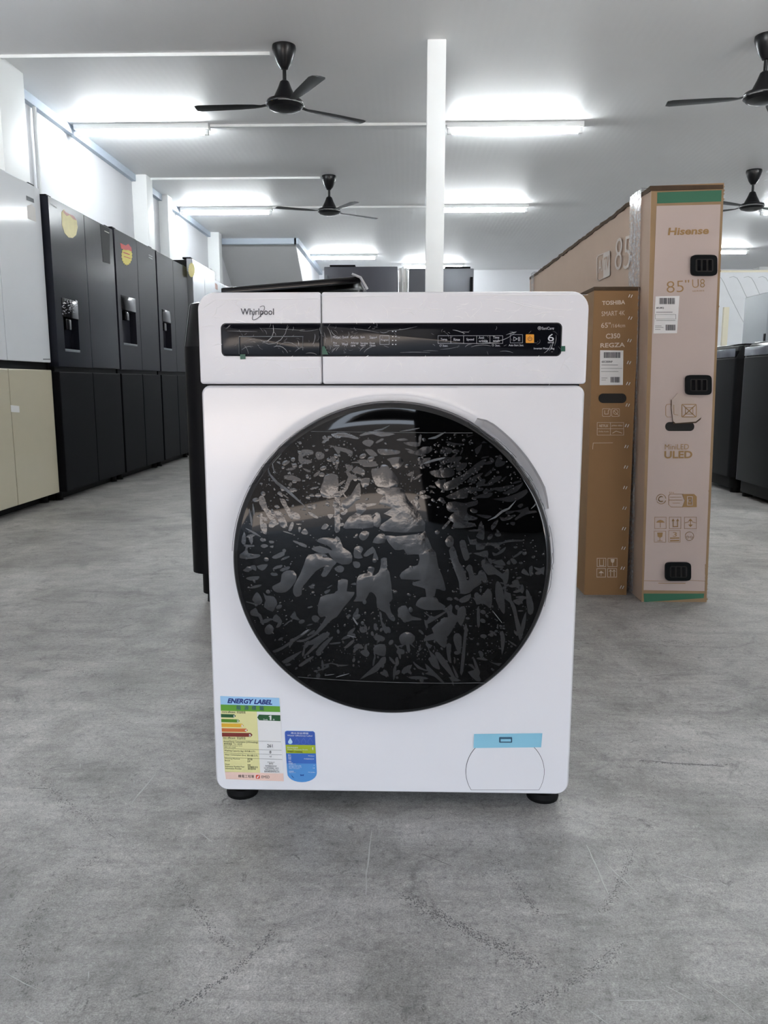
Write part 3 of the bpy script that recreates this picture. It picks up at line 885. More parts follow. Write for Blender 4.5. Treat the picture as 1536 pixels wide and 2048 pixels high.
BUBBLES = (
    '-1645 1385 -1515 1395 -1395 1345 -1395 1305 -1515 1315 -1625 1335;-995 1415 -815 1405 -815 1125 -905 1085 -1035 1065 -1085 1165 -1035 1315;-1415 1715 -1355 1785 -1205 1775 -1195 17'
    '15 -1315 1695 -1355 1655 -1225 1625 -1225 1585 -1365 1565 -1415 1615;-1715 1025 -1635 1025 -1595 935 -1525 855 -1415 805 -1405 725 -1545 735 -1605 825 -1655 905;-2045 1045 -1975 10'
    '75 -1925 945 -1895 865 -1795 835 -1705 835 -1605 665 -1625 585 -1705 605 -1755 725 -1805 745 -1865 695 -1955 825 -2035 935;-2025 795 -1985 785 -1995 665 -1935 645 -1925 545 -2015 5'
    '45 -2035 655;-1875 675 -1795 725 -1765 655 -1825 585 -1895 595;-1355 1505 -1245 1475 -1235 1445 -1295 1455;-1185 1405 -1085 1475 -1105 1415 -1165 1375;-1645 1555 -1575 1615 -1555 1'
    '595 -1615 1545;-1535 1585 -1435 1535 -1475 1515;-1135 1755 -1035 1735 -1025 1665 -1115 1635 -1155 1695;-955 1855 -835 1835 -775 1755 -815 1725 -875 1815;-925 1685 -845 1675 -845 16'
    '25 -915 1605;-915 2025 -775 2035 -775 1965 -875 1975;-975 805 -875 805 -935 735;-1075 585 -1015 665 -955 635 -1005 575;-1215 945 -1155 955 -1165 885 -1205 905;-895 945 -815 1075 -7'
    '75 1085 -785 825 -825 835;-845 805 -785 815 -785 555 -855 555;-1585 545 -1535 675 -1495 655 -1535 545;-295 1505 -175 1515 -155 1565 -65 1565 -15 1505 95 1375 95 1235 -195 1235 -255'
    ' 1305 -295 1415;-205 1215 95 1225 185 1185 255 1045 345 945 435 825 515 555 -115 555 -155 655 15 775 -115 825 25 915 -175 975 -145 1055 -85 1105 -205 1135;-255 825 -175 825 -155 63'
    '5 -265 635;-525 1255 -475 1285 -465 1095 -535 1015 -665 895 -765 945 -715 1035 -615 1105;-545 965 -395 985 -385 875 -485 785 -305 815 -275 615 -595 595 -735 605 -635 775 -525 845;-'
    '705 1575 -575 1535 -645 1455;-595 1455 -535 1535 -415 1495 -405 1405 -495 1425;-515 1625 -395 1645 -215 1585 -215 1545 -415 1535;-395 1795 -295 1795 -205 1705 -305 1695 -375 1755;-'
    '215 1785 -155 1805 95 1785 135 1755 85 1725 -155 1715;-65 1655 125 1685 185 1595 95 1505 15 1545 -25 1615;-435 1915 -355 1945 -265 1915 -325 1835 -425 1875;-475 2015 -325 2065 -85 '
    '2055 55 2025 -155 1985 -285 2025 -455 1995;75 1945 195 1965 255 1935 125 1925;185 1905 395 1905 435 1865 375 1835 235 1865;245 1775 375 1775 475 1835 605 1835 615 1775 505 1725 295'
    ' 1735;385 1615 545 1675 605 1655 465 1555;575 1465 745 1495 815 1515 825 1375 665 1385;655 1305 785 1345 825 1345 825 1175 745 1205;-845 2035 -705 2045 -505 1975 -515 1945 -675 197'
    '5 -845 1985;-845 1835 -715 1815 -585 1765 -615 1675 -685 1745 -845 1785;-465 1345 -325 1365 -345 1255 -435 1225;-645 1405 -525 1395 -615 1315 -665 1195 -765 1085 -855 1025 -855 114'
    '5 -725 1195;-855 1005 -785 945 -665 885 -695 825 -775 905 -795 705 -815 555 -865 555;335 1035 395 1045 445 925 405 885;-405 965 -235 985 -245 955 -395 925;235 1415 305 1465 345 143'
    '5 285 1395;435 1095 525 1115 605 1075 455 1045;775 1175 805 1285 885 1325 1075 1415 1195 1505 1305 1595 1445 1655 1355 1495 1215 1405 1075 1295 945 1205;1265 1795 1325 1845 1375 18'
    '65 1345 1775 1295 1715;1365 1885 1425 1935 1515 1955 1575 1915 1495 1905;1485 1845 1535 1875 1555 1825 1505 1815;815 1905 875 1915 935 1895 1095 1875 1075 1855 975 1865 935 1845;74'
    '5 1795 805 1835 915 1805 895 1735 745 1735;745 1675 825 1685 935 1675 1055 1695 1055 1645 955 1625 805 1575 745 1565;975 1545 1025 1585 1145 1595 1115 1505 995 1465;745 1505 925 15'
    '15 955 1415 855 1375 745 1385;955 1775 995 1795 1035 1765 975 1745;1405 1565 1435 1605 1565 1635 1525 1575;1575 1585 1635 1705 1685 1695 1675 1615 1735 1615 1715 1555 1605 1525;141'
    '5 1395 1505 1485 1525 1445 1465 1395;1525 1465 1545 1525 1575 1485;1205 1355 1295 1415 1395 1445 1355 1395 1285 1345 1275 1285 1205 1295;1285 1275 1375 1345 1425 1345 1415 1275 133'
    '5 1225;1445 1265 1545 1365 1675 1395 1655 1335 1545 1275 1485 1245;1655 1315 1725 1375 1755 1385 1705 1315;1505 1205 1675 1225 1835 1255 1835 1215 1675 1155 1595 1175;1715 1125 183'
    '5 1205 1975 1265 2045 1335 2055 1315 1925 1155 1795 1115;1545 1045 1725 1065 1925 1125 2095 1195 2105 1155 2005 1055 1835 995 1685 1015;1225 1055 1355 1115 1505 1145 1545 1125 1485'
    ' 1065 1355 1065 1275 1055;825 1085 965 1155 1125 1225 1395 1215 1355 1165 1185 1165 1155 1065 1025 1055 945 1045;835 975 965 1015 1105 985 1305 1025 1305 955 1165 915 1175 815 1315'
    ' 765 1275 725 1085 715 1275 675 1265 625 1085 605 925 615 955 685 865 755 965 855 875 865;1295 815 1405 805 1535 785 1475 745 1365 775;1655 775 1735 755 1885 805 1895 775 1805 725 '
    '1715 705 1675 725;1855 855 2005 875 2095 915 2125 845 2265 865 2235 825 2065 795 1915 715 1895 745 1985 825;1525 635 1625 735 1625 665 1545 565;1825 685 1895 685 1885 635 1835 645;'
    '1325 605 1375 715 1405 565 1335 565;775 605 865 715 925 735 815 595;1145 1995 1245 2015 1155 1975;1175 1905 1225 1905 1225 1875 1175 1875;-1855 -345 -1725 -275 -1705 -155 -1625 -85'
    ' -1505 -95 -1465 -195 -1525 -315 -1645 -435 -1785 -445 -1845 -405;-1275 175 -1075 175 -1055 135 -935 125 -835 65 -895 -5 -1005 -165 -1085 -145 -1015 -5 -1165 -85 -1305 -255 -1385 -'
    '355 -1395 -465 -1475 -505 -1525 -445 -1515 -325 -1415 -145 -1345 25;-1225 275 -1095 315 -915 245 -935 215 -1065 195 -1175 235;-1145 385 -1055 445 -845 425 -785 295 -785 65 -885 105'
    ' -965 205 -905 255 -985 325;-1095 -495 -885 -435 -795 -385 -795 -745 -915 -855 -1135 -1055 -1295 -1135 -1175 -1055 -1015 -815 -1095 -825 -1145 -745;-1235 -815 -1175 -795 -1115 -845'
    ' -1175 -915 -1235 -875;-1855 115 -1765 175 -1665 215 -1655 155 -1785 95;-2275 275 -2235 275 -2235 165 -2055 155 -2055 115 -2195 75 -2425 85 -2295 195;-2335 -115 -2175 -25 -2115 -35'
    ' -2115 -115 -2185 -85 -2235 -135;-2105 -35 -1935 5 -1935 -35 -2015 -105;-2285 -245 -2225 -215 -2065 -195 -2095 -255 -2205 -275;-2195 -585 -2125 -465 -2075 -485 -2025 -595 -2075 -66'
    '5 -2145 -635;-2015 -455 -1955 -505 -1835 -515 -1785 -625 -1825 -695 -1865 -765 -2005 -695 -1975 -585;-2285 -845 -2145 -715 -2105 -795 -2055 -835 -2015 -995 -2065 -975 -2105 -865;-1'
    '865 -865 -1805 -805 -1715 -915 -1765 -1015 -1825 -1025 -1785 -945 -1855 -925;-2005 -1055 -1925 -975 -1855 -1045 -1905 -1145 -1995 -1145;-1575 -825 -1505 -745 -1485 -815 -1425 -885 '
    '-1515 -875;-2345 335 -2295 505 -2265 395 -2285 295;-2225 415 -2165 455 -2155 345 -2185 305;-2005 625 -1925 625 -1935 475 -2005 515;-1435 355 -1395 365 -1305 325 -1315 285 -1425 325'
    ';-1895 375 -1825 375 -1815 345 -1875 335;-1885 285 -1825 305 -1835 265;-1265 -335 -1215 -285 -1175 -305 -1235 -365;-1035 -405 -945 -365 -955 -405 -1015 -445;-875 -35 -785 15 -795 -'
    '95 -835 -85;-1585 555 -1535 625 -1535 555;-1425 535 -1425 605 -1385 595 -1405 525;-1385 515 -1325 585 -1275 515 -1315 485;-535 -255 -485 -125 -365 -105 -355 -5 -275 -5 -255 -45 -28'
    '5 -145 -195 -95 -155 45 -155 125 -65 135 -65 -45 -25 -85 25 -505 -25 -565 5 -735 65 -815 45 -875 -35 -825 -85 -735 -215 -655 -225 -495 -285 -415 -335 -415 -405 -545 -505 -555 -585 '
    '-555 -535 -485;-865 435 -795 445 -735 295 -625 225 -595 125 -645 35 -865 75;-865 -25 -785 15 -725 -25 -745 -85 -805 -95;-825 -395 -815 -225 -665 -215 -685 -395 -565 -405 -605 -495 '
    '-735 -655 -875 -815 -875 -425;-565 285 -485 325 -425 275 -465 195 -435 135 -565 135;-585 75 -485 65 -485 -15 -565 -15;-495 465 -435 555 -335 535 -365 445 -435 405;-285 375 -195 505'
    ' -95 505 -95 375;-425 185 -285 315 -225 205 -195 105 -285 115 -265 215 -375 155;-95 485 75 475 475 525 515 565 625 295 685 225 725 5 785 -135 845 -355 795 -375 695 -345 675 -465 54'
    '5 -475 525 -345 345 -295 345 -245 465 -205 155 -195 165 -85 315 5 415 35 425 195 245 185 195 275 55 265;385 -595 465 -485 695 -485 735 -555 845 -625 785 -685 525 -685 415 -635;115 '
    '-655 225 -615 275 -705 325 -785 465 -825 455 -855 335 -855 205 -885 115 -755;575 -825 625 -775 675 -795 845 -705 845 -735 575 -915;635 -985 785 -855 845 -835 855 -1115 535 -1125 66'
    '5 -1065;-185 -725 -145 -745 -135 -875 -45 -995 -55 -1065 -95 -1065 -145 -945;-495 -1005 -435 -965 -365 -1005 -405 -1055 -465 -1065;135 -1125 205 -1055 305 -1055 355 -1125;-625 -285'
    ' -555 -255 -535 -295;-265 -915 -215 -925 -225 -1025 -265 -1005;825 405 895 495 955 435 945 325 865 315;885 255 955 325 1005 205 1045 75 1135 -55 1165 -205 1205 -195 1185 -85 1145 -'
    '25 1195 35 1245 5 1275 -125 1335 -125 1355 -65 1425 -65 1485 -195 1445 -255 1375 -195 1395 -265 1265 -355 1215 -415 1075 -425 1045 -235 995 -105 945 35;1045 395 1125 415 1165 285 1'
    '205 145 1135 95 1085 215;1165 515 1205 425 1305 435 1325 375 1615 375 1715 385 1815 415 2025 405 2015 385 1805 375 1665 335 1675 245 1625 285 1525 335 1435 315 1425 275 1305 265 12'
    '95 345 1205 355;1255 215 1355 225 1475 255 1485 145 1375 165;1555 225 1615 205 1695 265 1765 305 1735 235 1675 195 1575 165;1385 85 1435 115 1515 55 1715 -115 1775 -45 1815 -55 181'
    '5 -195 1775 -395 1855 -435 1875 -545 1945 -665 2015 -995 2025 -1105 1985 -1105 1915 -785 1845 -585 1755 -515 1755 -375 1725 -215 1605 -125 1495 -135 1405 -15;1615 -285 1655 -235 17'
    '15 -325 1755 -485 1775 -745 1725 -735 1625 -535;1285 -445 1335 -405 1405 -465 1495 -345 1565 -435 1555 -665 1485 -625 1405 -585 1325 -605;1055 -515 1235 -425 1205 -535 1095 -575;76'
    '5 -585 845 -655 925 -595 955 -645 945 -725 1025 -775 1035 -675 1135 -625 1165 -755 1095 -955 1035 -875 985 -955 895 -1115 775 -1115 775 -835 885 -805 845 -705 765 -665;1555 75 1685'
    ' 105 1715 95 1765 15 1665 15 1585 45;1835 115 1895 115 1945 55 1885 25;1785 65 1825 95 1835 25 1785 35;1485 115 1535 125 1555 65 1535 35;1875 -245 1965 -215 1995 -335 1985 -375 188'
    '5 -295;2005 -335 2035 -295 2065 -365 2045 -445 2005 -405;2015 -95 2055 -45 2135 -135 2135 -165 2035 -125;2135 -35 2185 -5 2195 -75 2175 -175 2145 -145;2215 -25 2315 -55 2395 -25 23'
    '95 -95 2385 -165 2325 -125 2235 -65;2095 -415 2135 -405 2225 -615 2225 -775 2145 -775;1905 -545 2065 -515 2055 -565 1995 -635 1915 -585;2035 -1045 2055 -895 2115 -745 2105 -1005 20'
    '65 -1105;1335 -665 1375 -675 1385 -955 1345 -955;1345 635 1415 645 1425 435 1375 425 1295 475 1345 555;1605 585 1655 545 1635 485;2365 335 2395 355 2415 125 2375 125;1155 -915 1185'
    ' -955 1195 -1115 1145 -1115;1365 -365 1385 -345 1405 -375 1385 -415;-1915 -1445 -1725 -1345 -1495 -1165 -1285 -1025 -1285 -1065 -1515 -1235 -1725 -1395 -1855 -1465;-1505 -1235 -135'
    '5 -1195 -1165 -1065 -1055 -885 -955 -885 -1115 -1065 -1195 -1135 -1335 -1225 -1435 -1255;-1415 -1325 -1165 -1155 -1065 -1085 -965 -1075 -985 -1145 -1115 -1265 -1295 -1445 -1385 -14'
    '85 -1215 -1285;-1195 -1415 -1065 -1245 -935 -1145 -915 -1165 -1045 -1335 -1115 -1425;-965 -1255 -805 -1225 -805 -1255 -945 -1275;-1475 -1655 -1345 -1545 -1245 -1485 -1235 -1515 -14'
    '25 -1675;-1795 -1655 -1665 -1545 -1425 -1405 -1455 -1455 -1645 -1625;-505 -1875 -355 -1715 -205 -1565 -155 -1485 -85 -1465 -85 -1565 -175 -1655 -215 -1715 -365 -1795;-255 -1125 -19'
    '5 -1095 -95 -1145 -125 -1205 -245 -1185;-255 -1275 -95 -1255 -85 -1415 -125 -1455 -265 -1405;-595 -1315 -515 -1245 -435 -1305 -455 -1335;-485 -1395 -405 -1345 -335 -1405 -385 -1475'
    ';-495 -995 -435 -965 -365 -1015 -425 -1065;-1125 -1645 -945 -1585 -845 -1615 -665 -1615 -795 -1645 -945 -1605 -1045 -1645;-1195 -1745 -1045 -1665 -975 -1655 -1075 -1715;-175 -1755 '
    '-105 -1705 -55 -1755 -65 -1805;135 -1115 245 -1045 375 -1125 335 -1235 185 -1265 135 -1195;85 -1285 205 -1255 165 -1295;85 -1375 115 -1325 205 -1345 205 -1415 105 -1415;655 -965 78'
    '5 -875 1005 -875 985 -965 935 -1025 875 -1125 875 -1225 845 -1315 765 -1265 675 -1175 515 -1205 545 -1115 675 -1065;545 -1215 575 -1215 605 -1355 705 -1455 765 -1625 765 -1685 665 '
    '-1635 605 -1535 625 -1455;695 -1385 765 -1395 915 -1605 1015 -1815 1115 -1885 985 -1895 915 -1815 955 -1805 795 -1605 705 -1455;975 -1135 1015 -1065 1105 -1125 1095 -1395 1055 -139'
    '5 995 -1255;1095 -1755 1125 -1275 1155 -935 1185 -1015 1175 -1245 1145 -1725;865 -1255 945 -1255 935 -1435 955 -1575 895 -1515;965 -1605 1025 -1705 1075 -1825 1025 -1815;345 -1545 '
    '465 -1635 565 -1685 535 -1575 655 -1685 845 -1905 795 -1905 685 -1805 535 -1755 595 -1715 425 -1665;165 -1745 205 -1645 335 -1595 265 -1735;35 -1875 35 -1675 85 -1585 75 -1775;275 '
    '-1805 465 -1795 595 -1835 505 -1855 325 -1845;1215 -1605 1285 -1605 1345 -1705 1435 -1885 1365 -1905 1215 -1735 1325 -1705;1285 -1485 1325 -1515 1415 -1755 1375 -1785;1545 -1555 16'
    '45 -1595 1825 -1615 1715 -1655;1715 -1075 1755 -1055 1795 -1205 1755 -1465 1725 -1205;1935 -865 1995 -865 2055 -1085 2075 -1265 2015 -1185;2045 -1015 2095 -865 2075 -1145')
CREASES = (
    '65 -1935 1545 -1865 1395 -1755 1275 -1585 1155 -1435 1025 -1305 915;54 -2205 865 -2175 695 -2165 605;44 -2145 945 -2125 765;38 -1695 1725 -1795 1655 -1835 1565 -1785 1395;33 -275 2'
    '075 -145 2095 -25 2155;33 125 2065 265 2085 425 2115;54 485 1585 645 1635 815 1675;49 555 1955 665 1975 815 2055;49 1475 715 1585 765 1695 855 1795 895 1905 1015;27 2145 885 2265 9'
    '85;49 -2265 555 -2135 495 -2025 435;49 -1425 -1135 -1295 -1035;38 -595 -815 -525 -935;17 1575 -705 1735 -915;18 -1055 -1815 -905 -1785;26 -875 -1835 -665 -1765;24 -685 -1115 -545 -'
    '1145')

def smooth_loop(p):
    n = len(p)
    out = []
    for i in range(n):
        p0, p1, p2, p3 = p[i - 1], p[i], p[(i + 1) % n], p[(i + 2) % n]
        for t in (0, 0.5):
            q = []
            for c in (0, 1):
                q.append(0.5 * ((2 * p1[c]) + (-p0[c] + p2[c]) * t + (2 * p0[c] - 5 * p1[c] + 4 * p2[c] - p3[c]) * t * t + (-p0[c] + 3 * p1[c] - 3 * p2[c] + p3[c]) * t ** 3))
            out.append(tuple(q))
    return out
def drop(bm, u, w, lift):
    return bm.verts.new((u, dome(hypot(u, w)) - lift, DZ + w))
film = bmesh.new()
nb = 0
def blister(p, lift):
    """one pocket of lifted film: a low plateau with a rounded lip, laid over the curve of the glass"""
    global nb
    nb += 1
    lift = lift + 0.000004 * (nb % 60)
    t = bmesh.new()
    vs = [t.verts.new((x, 0, z)) for x, z in p]
    f = t.faces.new(vs)
    bmesh.ops.inset_region(t, faces=[f], thickness=0.0009, depth=0.0, use_even_offset=False)
    inner = set(f.verts) if f.is_valid else set()
    bmesh.ops.triangulate(t, faces=t.faces[:])
    for _ in range(2):
        le = [e for e in t.edges if e.calc_length() > 0.012]
        if le:
            bmesh.ops.subdivide_edges(t, edges=le, cuts=1)
    rim = set(v for v in t.verts if v.is_boundary)
    idx = {}
    for v in t.verts:
        r = hypot(v.co.x, v.co.z)
        if r > DR - 0.011:
            v.co *= (DR - 0.011) / r
        idx[v] = drop(film, v.co.x, v.co.z, 0.0001 if v in rim else lift)
    for fc in t.faces:
        try:
            film.faces.new([idx[v] for v in fc.verts])
        except ValueError:
            pass
    t.free()
for row in BUBBLES.split(';'):
    q = [int(c) * 1e-4 for c in row.split()]
    blister(smooth_loop(list(zip(q[::2], q[1::2]))), 0.0007)
FT, FB0, FB1 = 0.206, -0.187, -0.194
rf = random.Random(5)
def infilm(u, w, m=0.012):
    return hypot(u, w) < DR - m and w < FT - 0.003 and w > FB0 + (FB1 - FB0) * (u + 0.18) / 0.34 + 0.003
cl = [(rf.uniform(-.23, .23), rf.uniform(-.18, .19), rf.uniform(.015, .06)) for _ in range(46)] + [(-.12, .14, .035), (-.10, .12, .03), (-.09, .16, .03), (.14, -.12, .05), (-.1, -.15, .05), (.1, .15, .04)] * 2
cnt = 0
while cnt < 1500:
    c = rf.choice(cl)
    u, w = rf.gauss(c[0], c[2]), rf.gauss(c[1], c[2])
    if not infilm(u, w):
        continue
    rd = min(0.0034, 0.0006 * math.exp(rf.expovariate(1.9)))
    st = rf.uniform(1, 1.8)
    an = atan2(w, u) + rf.gauss(0, .5) if w < -.05 else rf.gauss(0, .5)
    n = 6 if rd < .001 else 9
    t = [(u + rd * (cos(2 * pi * k / n) * st * cos(an) - sin(2 * pi * k / n) * sin(an)), w + rd * (cos(2 * pi * k / n) * st * sin(an) + sin(2 * pi * k / n) * cos(an))) for k in range(n)]
    vs = [drop(film, x, z, 0.00015) for x, z in t]
    cv = drop(film, u, w, 0.0006)
    for k in range(n):
        film.faces.new((vs[k], vs[(k + 1) % n], cv))
    cnt += 1
cnt = 0
while cnt < 150:                                    # loose streaks fanning out towards the rim
    a_ = rf.uniform(-pi, pi)
    r0 = rf.uniform(0.09, 0.235)
    u, w = r0 * cos(a_), r0 * sin(a_)
    if not infilm(u, w, 0.016):
        continue
    dirn = a_ + rf.gauss(0, .35) if w < 0.0 else (0 if rf.random() < .7 else a_) + rf.gauss(0, .3)
    l, wd = rf.uniform(.006, .022), rf.uniform(.0009, .003)
    t = []
    for k in range(12):
        f = 2 * pi * k / 12
        x, z = l * cos(f) * .5, wd * sin(f) * rf.uniform(.7, 1.3)
        t.append((u + x * cos(dirn) - z * sin(dirn), w + x * sin(dirn) + z * cos(dirn)))
    blister(t, 0.0006)
    cnt += 1
fb = B()
fb.bm.free()
fb.bm = film
pf = fb.build('film_blisters', M_BUBBLE, door, 60)
pf['kind'] = 'stuff'
# ridges and the cut edges of the film
b = B()
for row in CREASES.split(';'):
    q = [int(c) for c in row.split()]
    wd = q[0] * 1e-4 * 0.36
    pts = [(q[i] * 1e-4, q[i + 1] * 1e-4) for i in range(1, len(q), 2)]
    fine_ = []
    for (x0, z0), (x1, z1) in zip(pts, pts[1:]):
        for k in range(3):
            fine_.append((x0 + (x1 - x0) * k / 3, z0 + (z1 - z0) * k / 3))
    fine_.append(pts[-1])
    n = len(fine_)
    for side in (-1, 0, 1):
        path = []
        for i, (x, z) in enumerate(fine_):
            dx, dz = fine_[min(i + 1, n - 1)][0] - fine_[max(i - 1, 0)][0], fine_[min(i + 1, n - 1)][1] - fine_[max(i - 1, 0)][1]
            l = hypot(dx, dz) or 1
            k = side * wd * 0.75 * sin(pi * (i + .3) / (n - .4))
            u, w = x - dz / l * k, z + dx / l * k
            r = hypot(u, w)
            if r > DR - 0.010:
                u, w = u * (DR - 0.010) / r, w * (DR - 0.010) / r
            path.append((u, dome(hypot(u, w)) - 0.0004, DZ + w))
        b.tube(path, [wd * (0.5 if side == 0 else 0.28) * (0.3 + 0.7 * sin(pi * (i + .4) / n)) for i in range(n)], 6)
for w0, w1, um in ((FT, FT - 0.002, 0), (FB0, FB1, 0)):
    ur = math.sqrt((DR - 0.010) ** 2 - w0 ** 2) * 0.99
    path = [(-ur + 2 * ur * k / 24, 0, w0 + (w1 - w0) * k / 24) for k in range(25)]
    b.tube([(u, dome(hypot(u, w)) - 0.0002, DZ + w) for u, _, w in path], 0.00035, 5)
rg = random.Random(21)
for a0, a1 in ((62, 50), (52, 41), (43, 31), (33, 20), (24, 10), (14, -2), (4, -16), (123, 133), (131, 146), (143, 152), (150, 166), (163, 176), (58, 30), (128, 150)):
    path, jit, nn = [], rg.uniform(-.001, .002), 14
    for k in range(nn):
        a_ = radians(a0 + (a1 - a0) * k / (nn - 1))
        jit += rg.gauss(0, 0.0007)
        r = DR + 0.0002 + max(-0.004, min(0.0022 if a0 < 90 else 0.0006, jit))
        path.append((r * cos(a_), -0.024 if r > DR - .001 else -0.0305, DZ + r * sin(a_)))
    b.tube(path, 0.0004, 5)
o = b.build('film_crease', mat('clear_film_fold', (0.12, 0.125, 0.135), 0.08, var=0.8, scale=60), door, 60)

# small round-topped filter flap, its blue transit tape and latch
a = Art(FACE, 0.0004, 0.002)
def flap(g, off):
    cx, cy, rx, ry, yb = 1010, 1543, 78 + g, 72 + g, 1580 + g
    p = []
    t0 = math.asin((1579 + g - cy) / ry)
    for k in range(37):
        t = pi - t0 + (pi + 2 * t0) * k / 36
        p.append((cx + rx * cos(t), cy + ry * sin(t)))
    a.poly(p, off)
flap(0.9, 0.0003)
a.mi = 1
flap(0, 0.0008)
fc = a.build('filter_flap', [M_GAP, M_ENAMEL], wm)
a = Art(FACE, 0.0011, 0.0002)
a.poly([(948, 1467.5), (1084.5, 1466), (1082, 1494), (947, 1495.5)])
a.build('blue_tape', M_BLUE_TAPE, fc)
a = Art(FACE, 0.0016, 0.0005)
a.round_rect(998, 1473.5, 1024, 1484.5, 1.5)
a.mi = 1
a.rect(1001, 1477, 1021.5, 1482, 0.0022)
a.build('flap_latch', [M_BLUE_DK, M_BLUE_TAPE], fc)

# energy label; readings below are taken on a crop enlarged 6.4 times
class Zoom(Surf):
    def __init__(self, S, ox, oy, k):
        self.S, self.ox, self.oy, self.k, self.n = S, ox, oy, k, S.n
    def pt(self, x, y, off=0.0):
        return self.S.pt(self.ox + x / self.k, self.oy + y / self.k, off)
ZL = Zoom(FACE, 420, 1380, 6.4)
a = Art(ZL, 0.0006, 0.0006)
a.poly([(132, 74), (885, 98), (897, 110), (945, 1150), (935, 1168), (205, 1138), (193, 1125)])
lab = a.build('energy_label', M_PAPER, wm)
def art(name, m, parent, items, S=ZL, off=0.0009, th=0.0002):
    a = Art(S, off, th)
    for it in items:
        k = it[0]
        getattr(a, k)(*it[1:])
    return a.build(name, m, parent)
art('header_panel', mat('label_sky_blue', rgb(160, 204, 238), 0.4, var=0.01), lab, [('poly', [(132, 75), (887, 99), (896, 206), (137, 182)])])
art('green_band', mat('label_green', rgb(98, 160, 52), 0.4, var=0.01), lab, [('poly', [(137, 182), (896, 206), (899, 280), (140, 262)])])
art('cream_panel', mat('label_cream', rgb(226, 222, 160), 0.4, var=0.01), lab, [('poly', [(140, 262), (600, 273), (643, 1057), (192, 1046)])])
art('footer_panel', mat('label_pink', rgb(236, 204, 190), 0.4, var=0.01), lab, [('poly', [(192, 1044), (940, 1066), (945, 1165), (205, 1137)])])
navy = mat('label_navy_ink', rgb(20, 40, 120), 0.5)
def bar(x0, y0, x1, h, arrow=22):
    return ('poly', [(x0, y0), (x1 - arrow, y0 + 5), (x1, y0 + h / 2 + 5), (x1 - arrow, y0 + h + 4), (x0 + 2, y0 + h)])
for nm, c, pts in (('rating_bar', (30, 84, 44), bar(141, 304, 334, 42)), ('rating_bar', (84, 138, 36), bar(145, 368, 384, 40)), ('rating_bar', (226, 176, 52), bar(148, 424, 434, 46)),
                   ('rating_bar', (206, 112, 58), bar(151, 486, 486, 44)), ('rating_bar', (128, 48, 40), bar(154, 542, 546, 50))):
    art(nm, mat('label_bar_%d' % c[0], rgb(*c), 0.5, var=0.01), lab, [pts], off=0.0011)
art('grade_arrow', mat('label_bar_30', rgb(30, 84, 44), 0.5), lab, [('poly', [(606, 347), (630, 312), (901, 320), (903, 395), (632, 384)])], off=0.0011)
txt = [('text', 'ENERGY LABEL', 224, 165, 798, 186, 64, 0.042, 0.25), ('text', '能', 341, 247, 398, 249, 56), ('text', '源', 440, 250, 496, 252, 56), ('text', '標', 537, 253, 592, 255, 56), ('text', '籤', 635, 256, 690, 258, 56)]
art('title_lettering', navy, lab, txt, off=0.0012)
txt = [('text', 'more efficient', 155, 287, 325, 293, 24, .008), ('text', '效益較高', 345, 297, 457, 300, 34), ('text', 'less efficient', 172, 618, 327, 622, 24, .008), ('text', '效益較低', 345, 627, 457, 630, 34),
       ('text', 'Annual Energy Consumption (kWh/washing)', 176, 672, 612, 684, 30), ('text', '每年耗電量 一九一次洗衣', 180, 695, 415, 702, 24), ('text', 'Based on 260 washings per annum', 182, 716, 415, 722, 15), ('text', '以每年二百六十次計算', 184, 736, 330, 740, 15),
       ('text', 'Washing Capacity (kg)', 186, 785, 430, 794, 26), ('text', '洗衣量(公斤)', 442, 793, 580, 797, 26), ('text', 'Water Consumption (litre)', 190, 836, 462, 846, 24), ('text', '耗水量(公升)', 478, 849, 616, 853, 28),
       ('text', 'Washing Machine', 192, 884, 384, 890, 20), ('text', '洗衣機', 480, 895, 544, 897, 26), ('text', 'Brand', 194, 905, 255, 907, 16), ('text', '品牌', 480, 920, 518, 921, 22),
       ('text', 'Model', 196, 954, 254, 956, 16), ('text', '型號', 482, 966, 520, 967, 22), ('text', 'Reference Number/Year', 198, 982, 444, 988, 20), ('text', '參考編號/年份', 484, 994, 614, 997, 26),
       ('text', 'Information Provider', 200, 1008, 408, 1014, 20), ('text', '資料提供者', 486, 1017, 588, 1019, 26),
       ('text', '261', 733, 730, 802, 732, 42, .008), ('text', '8', 762, 808, 786, 809, 36, .008), ('text', '47', 764, 858, 792, 859, 20), ('text', 'Whirlpool', 734, 928, 826, 930, 16), ('text', '惠而浦', 758, 950, 810, 951, 20),
       ('text', 'FWEB8002GW', 710, 976, 856, 979, 16), ('text', 'U1-W220046 / 2022', 694, 1002, 880, 1006, 18), ('text', 'Whirlpool HK Ltd', 706, 1026, 872, 1030, 18), ('text', '惠而浦香港有限公司', 696, 1050, 886, 1054, 24),
       ('text', '機電工程署', 364, 1116, 566, 1122, 38), ('text', 'EMSD', 662, 1124, 764, 1127, 34),
       ('line', [(612, 650), (908, 660)], 2), ('line', [(178, 634), (612, 650)], 1.5), ('line', [(180, 745), (915, 768)], 2), ('line', [(184, 800), (920, 826)], 2), ('line', [(186, 858), (925, 886)], 2)]
art('label_lettering', mat('label_black_ink', rgb(36, 36, 38), 0.5), lab, txt, off=0.0012)
txt = [('text', '1', 300, 345, 316, 346, 26, .02), ('text', '2', 345, 405, 372, 406, 28, .02), ('text', '3', 396, 468, 424, 469, 28, .02), ('text', '4', 446, 526, 474, 527, 28, .02), ('text', '5', 500, 588, 526, 589, 28, .02),
       ('text', '1', 754, 380, 788, 382, 60, .03), ('text', 'Grade', 684, 382, 740, 384, 20), ('text', '級', 806, 384, 830, 385, 20)]
art('grade_lettering', M_PAPER, lab, txt, off=0.0014)
